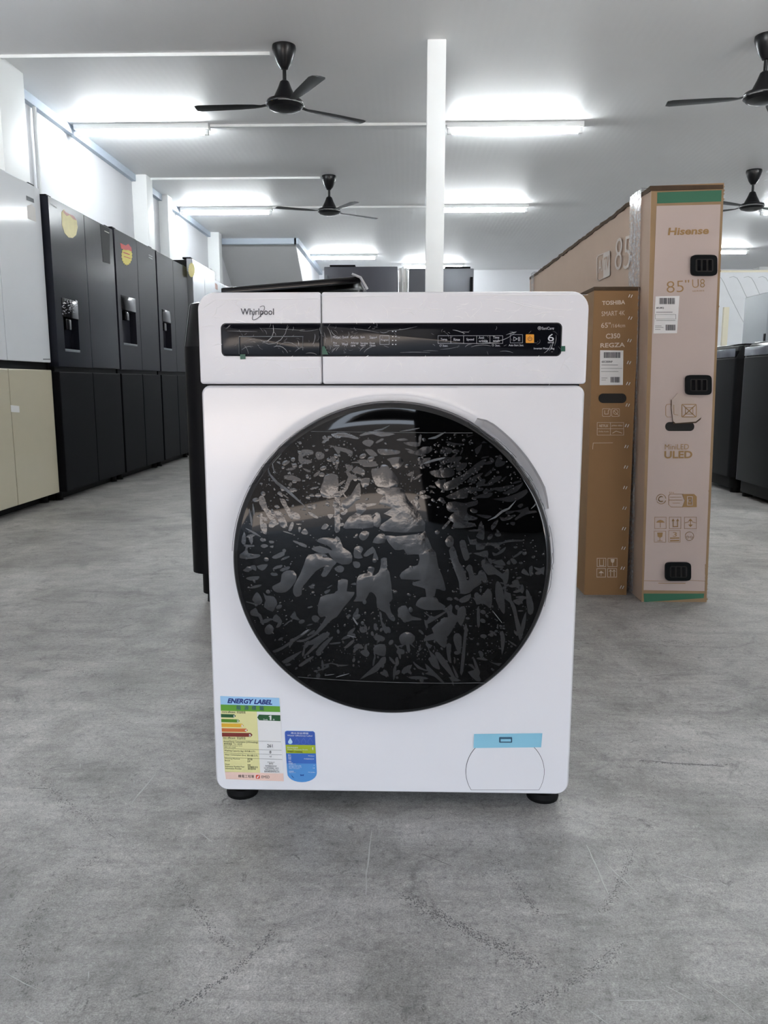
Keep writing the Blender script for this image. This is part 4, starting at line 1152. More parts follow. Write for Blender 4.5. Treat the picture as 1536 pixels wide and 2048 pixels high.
art('department_emblem', mat('label_emblem_red', rgb(220, 84, 60), 0.4), lab, [('round_rect', 588, 1084, 640, 1130, 10), ], off=0.0012)
art('emblem_spark', M_PAPER, lab, [('poly', [(600, 1112), (622, 1092), (634, 1092), (618, 1108), (630, 1108), (606, 1124)])], off=0.0015)

# blue water label
a = Art(ZL, 0.0006, 0.0006)
pts = [(958, 560), (962, 530), (985, 521), (1320, 527), (1342, 545), (1368, 1060)]
for k in range(1, 12):
    t = k / 12 * pi
    pts.append((1178 + 190 * cos(t), 1060 + 118 * sin(t)))
pts += [(988, 1045)]
a.poly(pts)
wl = a.build('water_label', mat('water_label_blue', rgb(84, 148, 212), 0.3, var=0.04, scale=40), wm)
art('header_panel', mat('water_label_navy', rgb(58, 92, 176), 0.4, var=0.03), wl, [('poly', [(960, 548), (964, 532), (985, 523), (1320, 529), (1340, 545), (1348, 703), (967, 697)])])
art('lime_band', mat('water_label_lime', rgb(164, 182, 40), 0.4, var=0.02), wl, [('poly', [(967, 697), (1348, 703), (1356, 810), (976, 806)])])
art('upper_panel', mat('water_label_mid_blue', rgb(60, 110, 190), 0.4, var=0.06, scale=30), wl, [('poly', [(976, 806), (1356, 810), (1360, 940), (982, 936)])])
txt = [('text', '用水效益標籤', 1036, 560, 1262, 564, 26), ('text', 'Water Efficiency Label', 990, 592, 1310, 598, 24), ('text', '用水效益級別', 988, 740, 1126, 742, 18), ('text', 'Water Efficiency Grade', 990, 766, 1252, 770, 18),
       ('text', '1', 1306, 764, 1322, 764, 34, .02), ('text', '牌子', 1002, 838, 1038, 839, 18), ('text', 'Brand', 1004, 850, 1040, 851, 10), ('text', 'Whirlpool', 1256, 848, 1336, 850, 16), ('text', '型號', 1004, 874, 1040, 875, 18), ('text', 'Model', 1006, 888, 1040, 889, 10),
       ('text', 'FWEB8002GW', 1206, 884, 1334, 887, 14), ('text', '類型', 1006, 918, 1042, 919, 16), ('text', 'Horizontal', 1008, 932, 1060, 933, 10), ('text', '洗衣量(公斤)', 1008, 952, 1100, 954, 18), ('text', 'Washing Capacity (kg)', 1010, 968, 1168, 971, 12),
       ('text', '耗水量(公升/公斤)', 1010, 990, 1172, 993, 18), ('text', 'Water Consumption', 1012, 1006, 1150, 1008, 12), ('text', '註冊編號', 1012, 1044, 1074, 1045, 14), ('text', 'Registration No.', 1014, 1056, 1100, 1058, 10), ('text', '8', 1330, 966, 1338, 966, 12), ('text', '5.8', 1318, 1000, 1342, 1001, 14),
       ('text', 'WE-22/0041', 1256, 1052, 1346, 1055, 10)]
art('label_lettering', mat('water_label_white', (0.8, 0.82, 0.84), 0.5), wl, txt, off=0.0012)
art('grade_lettering', mat('label_black_ink', rgb(36, 36, 38), 0.5), wl, [('text', 'WREC-220046', 990, 794, 1186, 798, 18, .01)], off=0.0012)
def dropshape(cx, cy, h, w):
    return [(cx, cy - h / 2)] + [(cx + w / 2 * cos(t), cy + h * .18 + h * .32 * sin(t)) for t in [radians(-20 + 220 * k / 14) for k in range(15)]]
art('water_drop', mat('water_label_pale', rgb(190, 222, 240), 0.3), wl, [('poly', dropshape(1028, 648, 78, 56))], off=0.0012)
for cx in (1112, 1198, 1282):
    p = dropshape(cx, 650, 78, 62)
    art('drop_outline', mat('water_label_line', rgb(98, 130, 200), 0.3), wl, [('line', p + [p[0]], 3)], off=0.0012)
art('emblem', mat('water_label_deep', rgb(36, 82, 160), 0.3), wl, [('poly', [(1156, 1072), (1178, 1084), (1202, 1074), (1198, 1098), (1180, 1090), (1160, 1098)]), ('poly', [(1040, 1078), (1062, 1106), (1080, 1128), (1056, 1112)])], off=0.0012)

# ------------------------------------------------------------------ top-loading washing machines
def vbox(b, w, d, z0, z1, r, cx=0, cy=0, top=0.0, w1=None, d1=None, yoff=0.0):
    """upright body with rounded corners, optionally tapering to w1 x d1 at the top"""
    w1, d1 = w1 or w, d1 or d
    o0 = rrect(-w / 2, w / 2, -d / 2, d / 2, r, 6, 1)
    o1 = rrect(-w1 / 2, w1 / 2, -d1 / 2, d1 / 2, r, 6, 1)
    rr = [[(cx + x, cy + y, z0) for x, y in o0], [(cx + x, cy + y + yoff, z1 - top) for x, y in o1]]
    if top:
        rr.append([(cx + x, cy + y + yoff, z1 - top * .3) for x, y in inset(o1, top * .3)])
        rr.append([(cx + x, cy + y + yoff, z1) for x, y in inset(o1, top)])
    b.rings(rr)

def top_loader(label, loc, rotz, w, d, h, strip, group, lid_up=False, body=None):
    t = thing('washing_machine', label, 'washing machine', loc, rotz, group)
    b = B()
    vbox(b, w, d, 0.105, h - strip, 0.055)
    b.build('cabinet', body or M_BLACKPL, t)
    b = B()
    vbox(b, w - 0.05, d - 0.05, 0.03, 0.107, 0.05)
    b.build('plinth', M_RUBBER, t)
    for i in (-1, 1):
        for j in (-1, 1):
            b = B()
            b.lathe([(0.03, 0.032), (0.032, 0.0)], (i * (w / 2 - .07), j * (d / 2 - .07), 0), 14)
            b.build('foot', M_RUBBER, t)
    b = B()
    vbox(b, w + .004, d + .004, h - strip, h, 0.06, top=0.012, w1=w - 0.02, d1=d - 0.03, yoff=.008)
    b.build('top_panel', M_BLACKGLOSS, t)
    b = B()
    if lid_up:
        # the lid stands ajar: hinged along its left edge, its right edge lifted
        vs = b.box(0.11, w - 0.03, -d / 2 + .03, d / 2 - 0.13, 0.0, 0.022, 0.006)
        o = b.build('lid', M_BLACKGLOSS, t)
        o.location = (-w / 2 + 0.015, 0, h + 0.012)
        o.rotation_euler = (0, radians(-4.4), 0)
        b = B()
        b.tube([(w - 0.055, -d / 2 + .022, 0.028), (w - 0.03, -d / 2 + .022, 0.016), (w - 0.012, -d / 2 + .022, -0.02)], 0.0045, 8)
        b.build('lid_edge_trim', M_CHROME, o)
    else:
        b.box(-w / 2 + .05, w / 2 - .05, -d / 2 + .05, d / 2 - .17, h - .004, h + .012, 0.006)
        b.build('lid', M_BLACKGLOSS, t)
    b = B()
    b.box(-w / 2 + .03, w / 2 - .03, d / 2 - .15, d / 2 - .01, h - .006, h + (0.012 if lid_up else 0.03), 0.01)
    b.build('control_console', M_BLACKGLOSS, t)
    return t
top_loader('black top-loading washing machine with its lid ajar, right behind the white front-loader', (-0.405, 2.75, 0), 0, 0.57, 0.60, 0.955, 0.135, 'top-loading washing machines', True)
for x, y, lb in ((2.41, 4.77, 'black top-loading washing machine nearest the camera in the pair right of the tall carton'),
                 (2.41, 5.46, 'black top-loading washing machine half hidden behind the tall carton')):
    t = top_loader(lb, (x, y, 0), -pi / 2, 0.64, 0.62, 0.945, 0.085, 'top-loading washing machines')
    b = B()
    b.box(-.27, .27, -.315, -.309, .872, .925, 0.004)
    b.build('front_trim', M_CHROME if False else mat('grey_gloss_strip', (0.16, 0.17, 0.20), 0.12, var=0.5, scale=12), t)

# ------------------------------------------------------------------ fridges
def door_with_hole(b, x0, x1, y0, y1, z0, z1, hole):
    ha, hb, hc, hd, dep = hole
    b.box(x0, x1, y0, ha, z0, z1)
    b.box(x0, x1, hb, y1, z0, z1)
    b.box(x0, x1, ha, hb, z0, hc)
    b.box(x0, x1, ha, hb, hd, z1)
    b.box(x0, x1 - dep, ha, hb, hc, hd)

def fridge(label, xf, y0, y1, h, up, low, side, disp=None, depth=0.66, seam=(0.775, 0.805), rough_top=True, group='row of fridges along the left wall', mid=0.5):
    """four doors facing +x; front plane at the thing's own x = 0"""
    yc = (y0 + y1) / 2
    t = thing('refrigerator', label, 'fridge', (xf, yc, 0), 0, group)
    w = (y1 - y0) / 2 - 0.004
    ym = -w + 2 * w * mid
    b = B()
    b.box(-depth, -0.062, -w, w, 0.04, h - 0.012, 0.004)
    b.build('cabinet', side, t)
    b = B()
    b.box(-depth + .05, -0.09, -w + .02, w - .02, 0.0, 0.042)
    b.build('toe_base', M_RUBBER, t)
    for ya, yb in ((-w, ym - 0.002), (ym + 0.002, w)):
        first = ya == -w
        b = B()
        if disp and first:
            door_with_hole(b, -0.058, 0.0, ya, yb, seam[1], h, (disp[0] - yc, disp[1] - yc, disp[2], disp[3], 0.05))
        else:
            b.box(-0.058, 0.0, ya, yb, seam[1], h, 0.006)
        d = b.build('door', up, t, 12)
        if disp and first:
            b = B()
            b.box(-0.004, 0.003, disp[0] - yc - .004, disp[1] - yc + .004, disp[3], disp[4], 0.002)
            b.build('dispenser_display', M_BLACKGLOSS, d)
            b = B()
            b.box(-0.046, -0.012, (disp[0] + disp[1]) / 2 - yc - .04, (disp[0] + disp[1]) / 2 - yc + .04, disp[3] - .07, disp[3] - .005, .006)
            b.box(-0.050, -0.038, disp[0] - yc + .03, disp[0] - yc + .06, disp[2] + .05, disp[3] - .07, .004)
            b.build('dispenser_spout', M_BLACKGLOSS, d)
            b = B()
            b.box(-0.048, 0.002, disp[0] - yc, disp[1] - yc, disp[2] - .004, disp[2] + .012, .003)
            b.build('drip_tray', M_GREYTAG, d)
        b = B()
        b.box(-0.058, 0.0, ya, yb, 0.055, seam[0], 0.006)
        b.build('door', low, t, 12)
        b = B()
        b.box(-0.10, -0.02, ya + (0.02 if first else (yb - ya) - .09), ya + (0.09 if first else (yb - ya) - .02), h, h + .016, .004)
        b.build('hinge_cover', M_FRIDGESIDE, t)
        b = B()
        b.lathe([(.02, .05), (.02, .012), (.026, .01), (.026, 0)], (-0.075, ya + .05 if first else yb - .05, 0), 12)
        b.build('foot', M_RUBBER, t)
    b = B()
    b.box(-0.064, -0.03, -w + .004, w - .004, seam[0] - .012, seam[1] + .012)
    b.build('grip_channel', M_FRIDGESIDE, t)
    return t

def on_front(t, name, m, shapes, off=0.0012, th=0.0008, parent=None):
    S = Surf(Matrix.Translation(t.location), 0, 0.0, (1, 0, 0))
    a = Art(S, off, th)
    for s in shapes:
        getattr(a, s[0])(*s[1:])
    return a.build(name, m, parent or t)

def burst(cx, cy, rx, ry, n=18, k=0.90):
    return ('poly', [(cx + rx * (1 if i % 2 else k) * cos(pi * i / n), cy + ry * (1 if i % 2 else k) * sin(pi * i / n)) for i in range(2 * n)])

f1 = fridge('four-door fridge with white upper doors and beige lower doors by the left wall', -2.09, 3.65, 4.69, 1.80, M_WHITEGLASS, M_BEIGEGLASS, M_FRIDGESIDE, seam=(0.784, 0.826))
on_front(f1, 'paper_label', M_PAPER, [('poly', [(54, 412), (63, 408), (70, 416), (72, 444), (55, 437)])])
on_front(f1, 'dark_tag', M_GREYTAG, [('poly', [(52, 391), (67, 398), (68, 406), (53, 400)])])
on_front(f1, 'paper_scrap', M_PAPER, [('poly', [(21, 810), (38, 812), (39, 825), (22, 824)])])
on_front(f1, 'door_lettering', M_GREYTAG, [('line', [(87, 718.5), (99, 718.5)], 2)])

f2 = fridge('dark brushed-steel fridge with a water dispenser and a torn cream sticker', -2.05, 4.695, 5.715, 1.765, M_DARKSTEEL, M_BLACKDOOR, M_FRIDGESIDE, disp=(4.80, 5.02, 0.90, 1.10, 1.21))
on_front(f2, 'cream_sticker', [M_CREAM], [('poly', [(123, 424), (128, 419), (133, 430), (139, 428), (146, 436), (153, 440), (155, 455), (152, 470), (145, 476), (137, 475), (129, 466), (124, 450)])])
on_front(f2, 'torn_pink_paper', M_PINK, [('poly', [(125, 420), (131, 424), (137, 428), (147, 432), (153, 441), (146, 438), (139, 430), (133, 432), (127, 425)])], 0.0022)
on_front(f2, 'dark_feature_panel', M_FRIDGESIDE, [('poly', [(200, 449), (219, 459), (220, 528), (206, 524)])])
on_front(f2, 'door_lettering', M_PAPER, [('text', 'Toshiba', 101, 409.5, 113.5, 417, 3.2)], 0.0014)
on_front(f2, 'panel_lettering', M_PALEINK, [('line', [(209, 462), (217, 466)], 1.2)], 0.0024)
rs = random.Random(9)
S2 = Surf(Matrix.Translation(f2.location), 0, 0.003, (1, 0, 0))
a = Art(S2, 0.0008, 0.0006)
for k in range(46):
    x, y = rs.uniform(125, 153), rs.uniform(600, 628)
    a.line([(x, y), (x + rs.uniform(-3, 3), y + rs.uniform(-2, 2))], rs.uniform(0.4, 1.0))
a.build('display_film', M_LEGEND, f2)
f3 = fridge('charcoal fridge with a water dispenser and a round yellow and red sticker', -2.05, 5.735, 6.665, 1.78, M_DARKSTEEL2, M_BLACKDOOR, M_FRIDGESIDE, disp=(5.81, 6.11, 0.985, 1.235, 1.335))
on_front(f3, 'yellow_sticker', M_YELLOW, [burst(253.5, 511, 11, 20)])
on_front(f3, 'red_sticker', M_RED, [('poly', [(240, 486), (246, 489), (251, 491), (256, 488), (262, 495), (263, 503), (256, 500), (250, 500), (242, 497)])], 0.0022)
on_front(f3, 'sticker_lettering', M_RED, [('line', [(247, 505), (258, 509)], 1.6), ('line', [(248, 513), (260, 517)], 1.2)], 0.0026)
on_front(f3, 'door_lettering', M_LEGEND, [('line', [(298, 510), (304, 513)], 1.4), ('line', [(298, 515), (304, 518)], 1.4)])
f4 = fridge('plain charcoal fridge with a water dispenser, last of the dark ones before the silver fridge', -2.05, 6.685, 7.615, 1.775, M_DARKSTEEL2, M_BLACKDOOR, M_FRIDGESIDE, disp=(6.78, 7.02, 0.99, 1.22, 1.32))
f5 = fridge('taller silver fridge with a yellow sticker, behind the last charcoal one', -2.02, 7.70, 8.60, 1.868, M_SILVER, M_SILVER, M_FRIDGESIDE, depth=0.7)
on_front(f5, 'yellow_sticker', M_YELLOW, [burst(383, 540, 6.5, 15)])
f6 = fridge('second silver fridge, between the stickered one and the far black-topped one', -2.05, 8.65, 9.5, 1.80, M_SILVER, M_SILVER, M_FRIDGESIDE)
on_front(f6, 'coloured_stickers', M_PINK, [('poly', [(430, 566), (435, 570), (435, 580), (430, 577)])])
f7 = fridge('far silver fridge with a black top, in front of the boxed-in stair', -1.85, 9.9, 10.7, 1.84, M_SILVER, M_SILVER, M_FRIDGESIDE, depth=0.62)

def back_fridge(label, x0, x1, y, h, m, hinge):
    t = thing('refrigerator', label, 'fridge', ((x0 + x1) / 2, y, 0), 0, 'black fridges in front of the rear wall')
    w = (x1 - x0) / 2
    b = B()
    b.box(-w, w, 0.06, 0.68, 0.04, h - .01, .004)
    b.build('cabinet', M_FRIDGESIDE, t)
    for za, zb in ((0.05, 0.68), (0.69, h)):
        b = B()
        b.box(-w, w, 0, 0.056, za, zb, .008)
        d = b.build('door', m, t)
        b = B()
        b.box(hinge * w * .93 - .012, hinge * w * .93 + .012, -0.03, 0.002, za + .1, zb - .08, .006)
        b.build('handle', M_GREYTAG if hinge < 0 else M_FRIDGESIDE, d)
    b = B()
    b.box(-hinge * -w * .5 - .12, -hinge * -w * .5 + .12, 0.01, 0.12, h, h + .018, .004)
    b.build('hinge_cover', M_FRIDGESIDE, t)
    for i in (-1, 1):
        b = B()
        b.lathe([(.025, .045), (.025, 0)], (i * (w - .06), .1, 0), 12)
        b.build('foot', M_RUBBER, t)
    return t
M_BKF = mat('black_steel_face', (0.045, 0.047, 0.062), 0.35, metal=0.2)
M_BKF2 = mat('grey_steel_face', (0.085, 0.09, 0.105), 0.3, metal=0.3)
back_fridge('wide black fridge left of the free-standing column, under the far tube light', -0.772, -0.08, 7.7, 1.787, M_BKF, -1)
back_fridge('dark grey fridge standing behind the free-standing column', 0.028, 0.637, 7.7, 1.767, M_BKF2, 1)

# crumpled packing sheet hanging in the gap between the two
b = B()
n = 14
rows = []
rs = random.Random(4)
for j in range(n + 1):
    z = 1.775 - 1.773 * j / n
    rows.append([(-0.066 + .082 * i / 6 + rs.uniform(-.004, .004), 7.72 + 0.02 * sin(i * 2.1 + j * .7) + rs.uniform(-.006, .006), z) for i in range(7)])
for thick in (0,):
    b.rings([r + [(x, y + .004, z) for x, y, z in reversed(r)] for r in rows])
o = b.build('packing_sheet', mat('white_plastic_sheet', (0.75, 0.76, 0.76), 0.25), None, 30)
o['label'] = 'crumpled white plastic sheet hanging between the two black fridges'
o['category'] = 'plastic sheet'

t = thing('refrigerator', 'small grey fridge seen above the black top-loaders at the right edge', 'fridge', (2.9, 6.82, 0))
b = B()
b.box(0.05, 0.55, -0.235, 0.235, 0.03, 1.42, .006)
b.build('cabinet', M_FRIDGESIDE, t)
b = B()
b.box(0.0, 0.05, -0.235, 0.235, 0.05, 1.43, .02, 3)
b.build('door', M_GREYDOOR, t)
b = B()
b.box(0.08, 0.5, -0.2, 0.2, 0.0, 0.032)
b.build('base', M_RUBBER, t)
b = B()
b.box(-0.006, 0.002, -0.225, -0.195, 0.7, 1.1, .002)
b.build('handle', M_FRIDGESIDE, t)
t = thing('refrigerator', 'dark fridge at the right edge of the view, next to the small grey one', 'fridge', (2.93, 6.24, 0))
b = B()
b.box(0.05, 0.6, -0.31, 0.31, 0.03, 1.45, .006)
b.build('cabinet', M_FRIDGESIDE, t)
b = B()
b.box(0.0, 0.05, -0.31, 0.31, 0.05, 1.46, .008)
b.build('door', M_DARKSTEEL2, t)
b = B()
b.box(0.08, 0.5, -0.28, 0.28, 0.0, 0.032)
b.build('base', M_RUBBER, t)

# tall white grooved panel at the back right
t = thing('foam_panel', 'large white panel with curved grey grooves and a yellowed top edge, far right', 'panel', (4.3, 10.0, 0))
b = B()
b.box(-0.9, 0.9, 0, 0.12, 0, 2.03)
b.build('board', M_FOAM, t)
b = B()
b.box(-0.905, 0.905, -0.004, 0.124, 2.025, 2.05)
b.build('top_edge', M_FOAMEDGE, t)
SP = Surf(Matrix.Translation((4.3, 10.0, 0)), 1, 0.0, (0, -1, 0))
a = Art(SP, 0.003, 0.004)
for dx in (0, 32, 61, 90):
    a.line([(1425 + dx + x, y) for x, y in ((2, 555), (10, 553), (17, 556), (23, 566), (32, 586), (44, 610), (56, 634), (66, 652))], 0.8)
a.build('groove', mat('groove_grey', rgb(170, 176, 180), 0.7), t)
b = B()
b.box(3.72, 3.78, 9.6, 9.64, 0, 1.58)
o = b.build('wooden_batten', M_FOAMEDGE)
o['label'] = 'pale wooden batten standing in front of the white grooved panel'
o['category'] = 'batten'

# ------------------------------------------------------------------ television cartons
def carton(label, loc, yaw, k, w, l, h, mfront, mside, group):
    t = thing('television_carton', label, 'box', loc, yaw, group)
    SH = Matrix.Identity(4)
    SH[0][2] = k
    M = Matrix.Translation(loc) @ Matrix.Rotation(yaw, 4, 'Z') @ SH
    b = B()
    vs = b.box(0, w, 0, l, 0, h - 0.004)
    bmesh.ops.subdivide_edges(b.bm, edges=b.bm.edges[:], cuts=5, use_grid_fill=True)
    for v in b.bm.verts:
        nv = noise.noise(v.co * 7) * 0.0022
        if v.co.z > 0.01:
            v.co.x += nv * (1 if v.co.x > .5 * w else -1) if 0.01 < v.co.y < l - .01 else 0
    b.build('carton_body', mside, t, 30, SH)
    return t, M, SH

T1 = (0.779, 2.535, 0)
big, BM, BSH = carton('tall brown carton for an 85-inch television, printed taupe front with green stripes', T1, radians(1.0), -0.031, 0.211, 2.12, 1.297, M_TAUPE, M_KRAFTSIDE, 'television cartons')
BF = Surf(BM, 1, 0.0, (0, -1, 0))
BS = Surf(BM, 0, 0.0, (-1, 0, 0))
def cart(name, m, parent, S, sh, items, off=0.001, th=0.0008):
    a = Art(S, off, th)
    for it in items:
        getattr(a, it[0])(*it[1:])
    return a.build(name, m, parent, 40, sh)
cart('kraft_border', M_KRAFT, big, BF, BSH, [('poly', [(1303, 372), (1448, 366), (1413, 1205), (1283, 1203)])], 0.0006, 0.0006)
cart('printed_panel', M_TAUPE, big, BF, BSH, [('poly', [(1313, 412), (1441, 409), (1436, 530), (1427, 750), (1414, 1060), (1409, 1182), (1287, 1180), (1289, 1130), (1300, 800), (1306, 600)])], 0.0012)
cart('green_stripe', M_GREEN, big, BF, BSH, [('poly', [(1314.5, 385), (1443, 380.5), (1442, 403), (1314, 407)])], 0.0012)
cart('green_stripe', M_GREEN, big, BF, BSH, [('poly', [(1287, 1187), (1408, 1187), (1407, 1196), (1350, 1200), (1288, 1204)])], 0.0012)
cart('fold_crease', M_KRAFT, big, BF, BSH, [('line', [(1287, 1161), (1330, 1162), (1370, 1160), (1410, 1162)], 0.9)], 0.0018)
cart('gold_lettering', M_GOLD, big, BF, BSH, [
    ('text', 'Hisense', 1335, 471, 1417, 468.5, 15, 0.03, 0.12), ('text', '85', 1333, 586, 1367, 584, 23, -0.012), ('text', '"', 1369.5, 566, 1378, 565.5, 5.5), ('text', 'U8', 1384, 576, 1409, 575, 17, -0.01), ('text', 'SERIES', 1384, 584, 1408, 583, 3),
    ('text', 'MiniLED', 1329, 899, 1377, 898.5, 10.5), ('text', 'ULED', 1328, 917, 1384, 916.5, 15, 0.03)], 0.0024)
ic = [('ring', 1322, 998, 9.5, 1.0, None, 20, 150), ('ring', 1322, 998, 9.5, 1.0, None, 170, 350), ('ring', 1322, 998, 5, 1.6, None, 60, 300),
      ('line', [(1366, 988), (1340, 988), (1337, 991), (1337, 1009), (1342, 1014), (1366, 1014)], 0.8), ('text', 'EN', 1338, 986.5, 1347, 986.5, 3), ('line', [(1340, 994), (1362, 994)], .7), ('line', [(1338, 1000), (1364, 1000)], 1.1), ('line', [(1345, 1006), (1359, 1006)], .7),
      ('poly', [(1364, 988), (1388, 988), (1393, 993), (1393, 1014), (1364, 1014), (1369, 1001)])]
cart('recycling_emblem', M_GOLD, big, BF, BSH, ic, 0.0024)
cart('bin_emblem', M_TAUPE, big, BF, BSH, [('frame', 1374, 993, 1384, 1010, 1.4), ('ring', 1379, 1001, 3.2, 1.2)], 0.0034)
sym = [('frame', 1309, 1034, 1332, 1057, .6), ('frame', 1338.5, 1034, 1361.5, 1057, .6), ('frame', 1368.5, 1034, 1392.5, 1057, .6), ('frame', 1308, 1062, 1331, 1084, .6), ('frame', 1337, 1061, 1360, 1084, .6),
       ('poly', [(1312, 1045), (1316, 1041), (1320.5, 1039.5), (1325, 1041), (1329, 1045)]), ('line', [(1320.5, 1045), (1320.5, 1054)], 0.9),
       ('poly', [(1343, 1042), (1346, 1037), (1349, 1042)]), ('poly', [(1352, 1042), (1355, 1037), (1358, 1042)]), ('line', [(1346, 1041), (1346, 1053), (1354.8, 1053), (1354.8, 1041)], 1.6),
       ('poly', [(1376, 1042), (1380.5, 1037), (1385, 1042)]), ('poly', [(1376, 1049), (1380.5, 1054), (1385, 1049)]), ('line', [(1380.5, 1040), (1380.5, 1051)], 1.2), ('line', [(1370, 1045.5), (1377, 1043.5)], .9), ('line', [(1384, 1043.5), (1391, 1045.5)], .9),
       ('poly', [(1314, 1065), (1325, 1065), (1324, 1073), (1319.5, 1075.5), (1315, 1073)]), ('line', [(1319.5, 1074), (1319.5, 1081)], 1), ('line', [(1315, 1081.5), (1324, 1081.5)], 1),
       ('text', '3', 1345, 1073, 1353, 1073, 9), ('poly', [(1340, 1075), (1358, 1074.5), (1358, 1077), (1340, 1077.5)]), ('poly', [(1340, 1080), (1358, 1079.5), (1358, 1082), (1340, 1082.5)]),
       ('ring', 1378.5, 1072, 8.5, .8, None, 190, 300), ('ring', 1378.5, 1072, 8.5, .8, None, 310, 60 + 360), ('ring', 1378.5, 1072, 8.5, .8, None, 70, 180), ('ring', 1375, 1074, 2.2, .6), ('ring', 1382, 1074, 2.2, .6)]
cart('handling_symbols', M_GOLD, big, BF, BSH, sym, 0.0024)
cart('warning_lettering', M_GOLD, big, BF, BSH, [('line', [(1317, 1166), (1370, 1166.5)], 1.2)], 0.0024)
# torn flap above the hand hole, with the printed sign on it
a = Art(BF, 0.006, 0.004)
a.poly([(1343, 800), (1354, 786), (1372, 792), (1384, 797), (1403, 833), (1390, 843), (1350, 846), (1345, 842), (1342, 815)])
flapo = a.build('torn_flap', mat('lifted_board', rgb(190, 176, 166), 0.7), big, 40, BSH)
cart('flap_print', M_GOLD, flapo, BF, BSH, [('round_rect', 1361.5, 808, 1391.5, 834.5, 2), ], 0.0068)
cart('flap_print', M_TAUPE, flapo, BF, BSH, [('round_rect', 1363, 809.5, 1390, 833, 2), ], 0.0076)
cart('flap_print', M_GOLD, flapo, BF, BSH, [('line', [(1365, 811), (1388, 832)], 1.6), ('line', [(1388, 811), (1365, 832)], 1.6), ('frame', 1369, 815, 1384, 828, 1.0), ('line', [(1346, 810), (1346, 828), (1354, 830)], .8)], 0.0084)
cart('flap_print', M_GOLD, big, BF, BSH, [('line', [(1342, 808), (1333, 809), (1331, 813), (1331, 830), (1334, 834), (1342, 834)], .9)], 0.0024)
cart('torn_edge', M_BOARDEDGE, big, BF, BSH, [('poly', [(1345, 843), (1390, 842), (1402, 834), (1400, 839), (1391, 846), (1346, 848)]), ('line', [(1341.5, 800), (1342, 820), (1345, 842)], 1.2)], 0.0044)
cart('hand_hole', M_HOLE, big, BF, BSH, [('round_rect', 1330, 844, 1388, 862, 8.5)], 0.0024)
for x0, y0, x1, y1 in ((1380, 510.5, 1432, 552.5), (1369, 750, 1421, 790), (1329, 1123.5, 1380, 1160.5)):
    a = Art(BF, 0.011, 0.010)
    cx, cy, hx, hy = (x0 + x1) / 2, (y0 + y1) / 2, (x1 - x0) / 2, (y1 - y0) / 2
    pts = []
    for k in range(40):
        t_ = 2 * pi * k / 40
        c_, s_ = cos(t_), sin(t_)
        pts.append((cx + hx * (abs(c_) ** .34) * (1 if c_ > 0 else -1), cy + hy * (abs(s_) ** .34) * (1 if s_ > 0 else -1)))
    a.poly(pts)
    ho = a.build('carry_handle', M_HANDLE, big, 40, BSH)
    a = Art(BF, 0.0118, 0.001)
    a.round_rect(cx - hx * .68, cy - hy * .6, cx + hx * .68, cy + hy * .62, 4)
    a.build('handle_recess', M_HOLE, ho, 40, BSH)
    a = Art(BF, 0.0135, 0.002)
    for q in (-.42, 0, .42):
        a.rect(cx + hx * q - 3.2, cy - hy * .5, cx + hx * q + 3.2, cy + hy * .52)
    a.build('handle_rib', M_BLACKGLOSS, ho, 40, BSH)
def barcode(S, sh, parent, x0, y0, x1, y1, seed, off):
    r = random.Random(seed)
    items, x = [], x0
    while x < x1 - 1:
        w = r.uniform(.5, 1.6)
        items.append(('rect', x, y0, min(x + w, x1), y1))
        x += w + r.uniform(.5, 1.4)
    cart('barcode', M_INK, parent, S, sh, items, off, 0.0004)
lb_ = cart('paper_label', M_PAPER, big, BF, BSH, [('poly', [(1311, 593), (1358.5, 592), (1353.5, 666.5), (1306.5, 667)])], 0.0022)
barcode(BF, BSH, lb_, 1318, 596, 1350, 608.5, 1, 0.003)
barcode(BF, BSH, lb_, 1331, 649.5, 1350, 661, 2, 0.003)
cart('label_lettering', M_INK, lb_, BF, BSH, [('text', '85U8Q', 1312, 618.5, 1327, 618, 4, .02), ('line', [(1312, 624.5), (1344, 624.5)], .8), ('frame', 1310, 629, 1351, 638, .4), ('line', [(1312, 641), (1350, 641)], .5), ('line', [(1310, 652), (1322, 652)], .7), ('line', [(1310, 655), (1326, 655)], .7), ('line', [(1310, 659), (1320, 659)], .7)], 0.003, 0.0004)
# frayed board along the right-hand edge and the top corner
a = Art(BF, 0.002, 0.004)
rt = random.Random(17)
y = 1128
while y < 1204:
    h = rt.uniform(3, 9)
    a.poly([(1409.5, y), (1412.5 + rt.uniform(0, 3), y + h * .3), (1413 + rt.uniform(0, 3.5), y + h * .8), (1410, y + h)])
    y += h * rt.uniform(.8, 1.6)
for y in (372, 378, 386, 395, 540, 610, 905, 980):
    h = rt.uniform(3, 8)
    a.poly([(1444 - (y - 372) * .045, y), (1449.5 - (y - 372) * .045, y + h * .3), (1448 - (y - 372) * .045, y + h * .8), (1444 - (y - 372) * .045, y + h)])
a.build('frayed_edge', M_KRAFT, big, 40, BSH)
# writing on the long side
cart('side_lettering', M_PALEINK, big, BS, BSH, [('text', '85', 1231.5, 541, 1262, 537, 62, -0.016)], 0.0045)
cart('side_emblem', M_PALEINK, big, BS, BSH, [('line', [(1209, 507), (1199, 511), (1196, 516), (1196, 558), (1199, 561), (1209, 556)], 1.1), ('poly', [(1209, 506), (1222, 501), (1222, 551), (1209, 557)]), ('text', 'AI', 1198.5, 546, 1207.5, 541, 24)], 0.0045)
cart('side_emblem', M_KRAFTSIDE, big, BS, BSH, [('text', 'TV', 1210.5, 541, 1221, 536, 25, .02)], 0.0058)
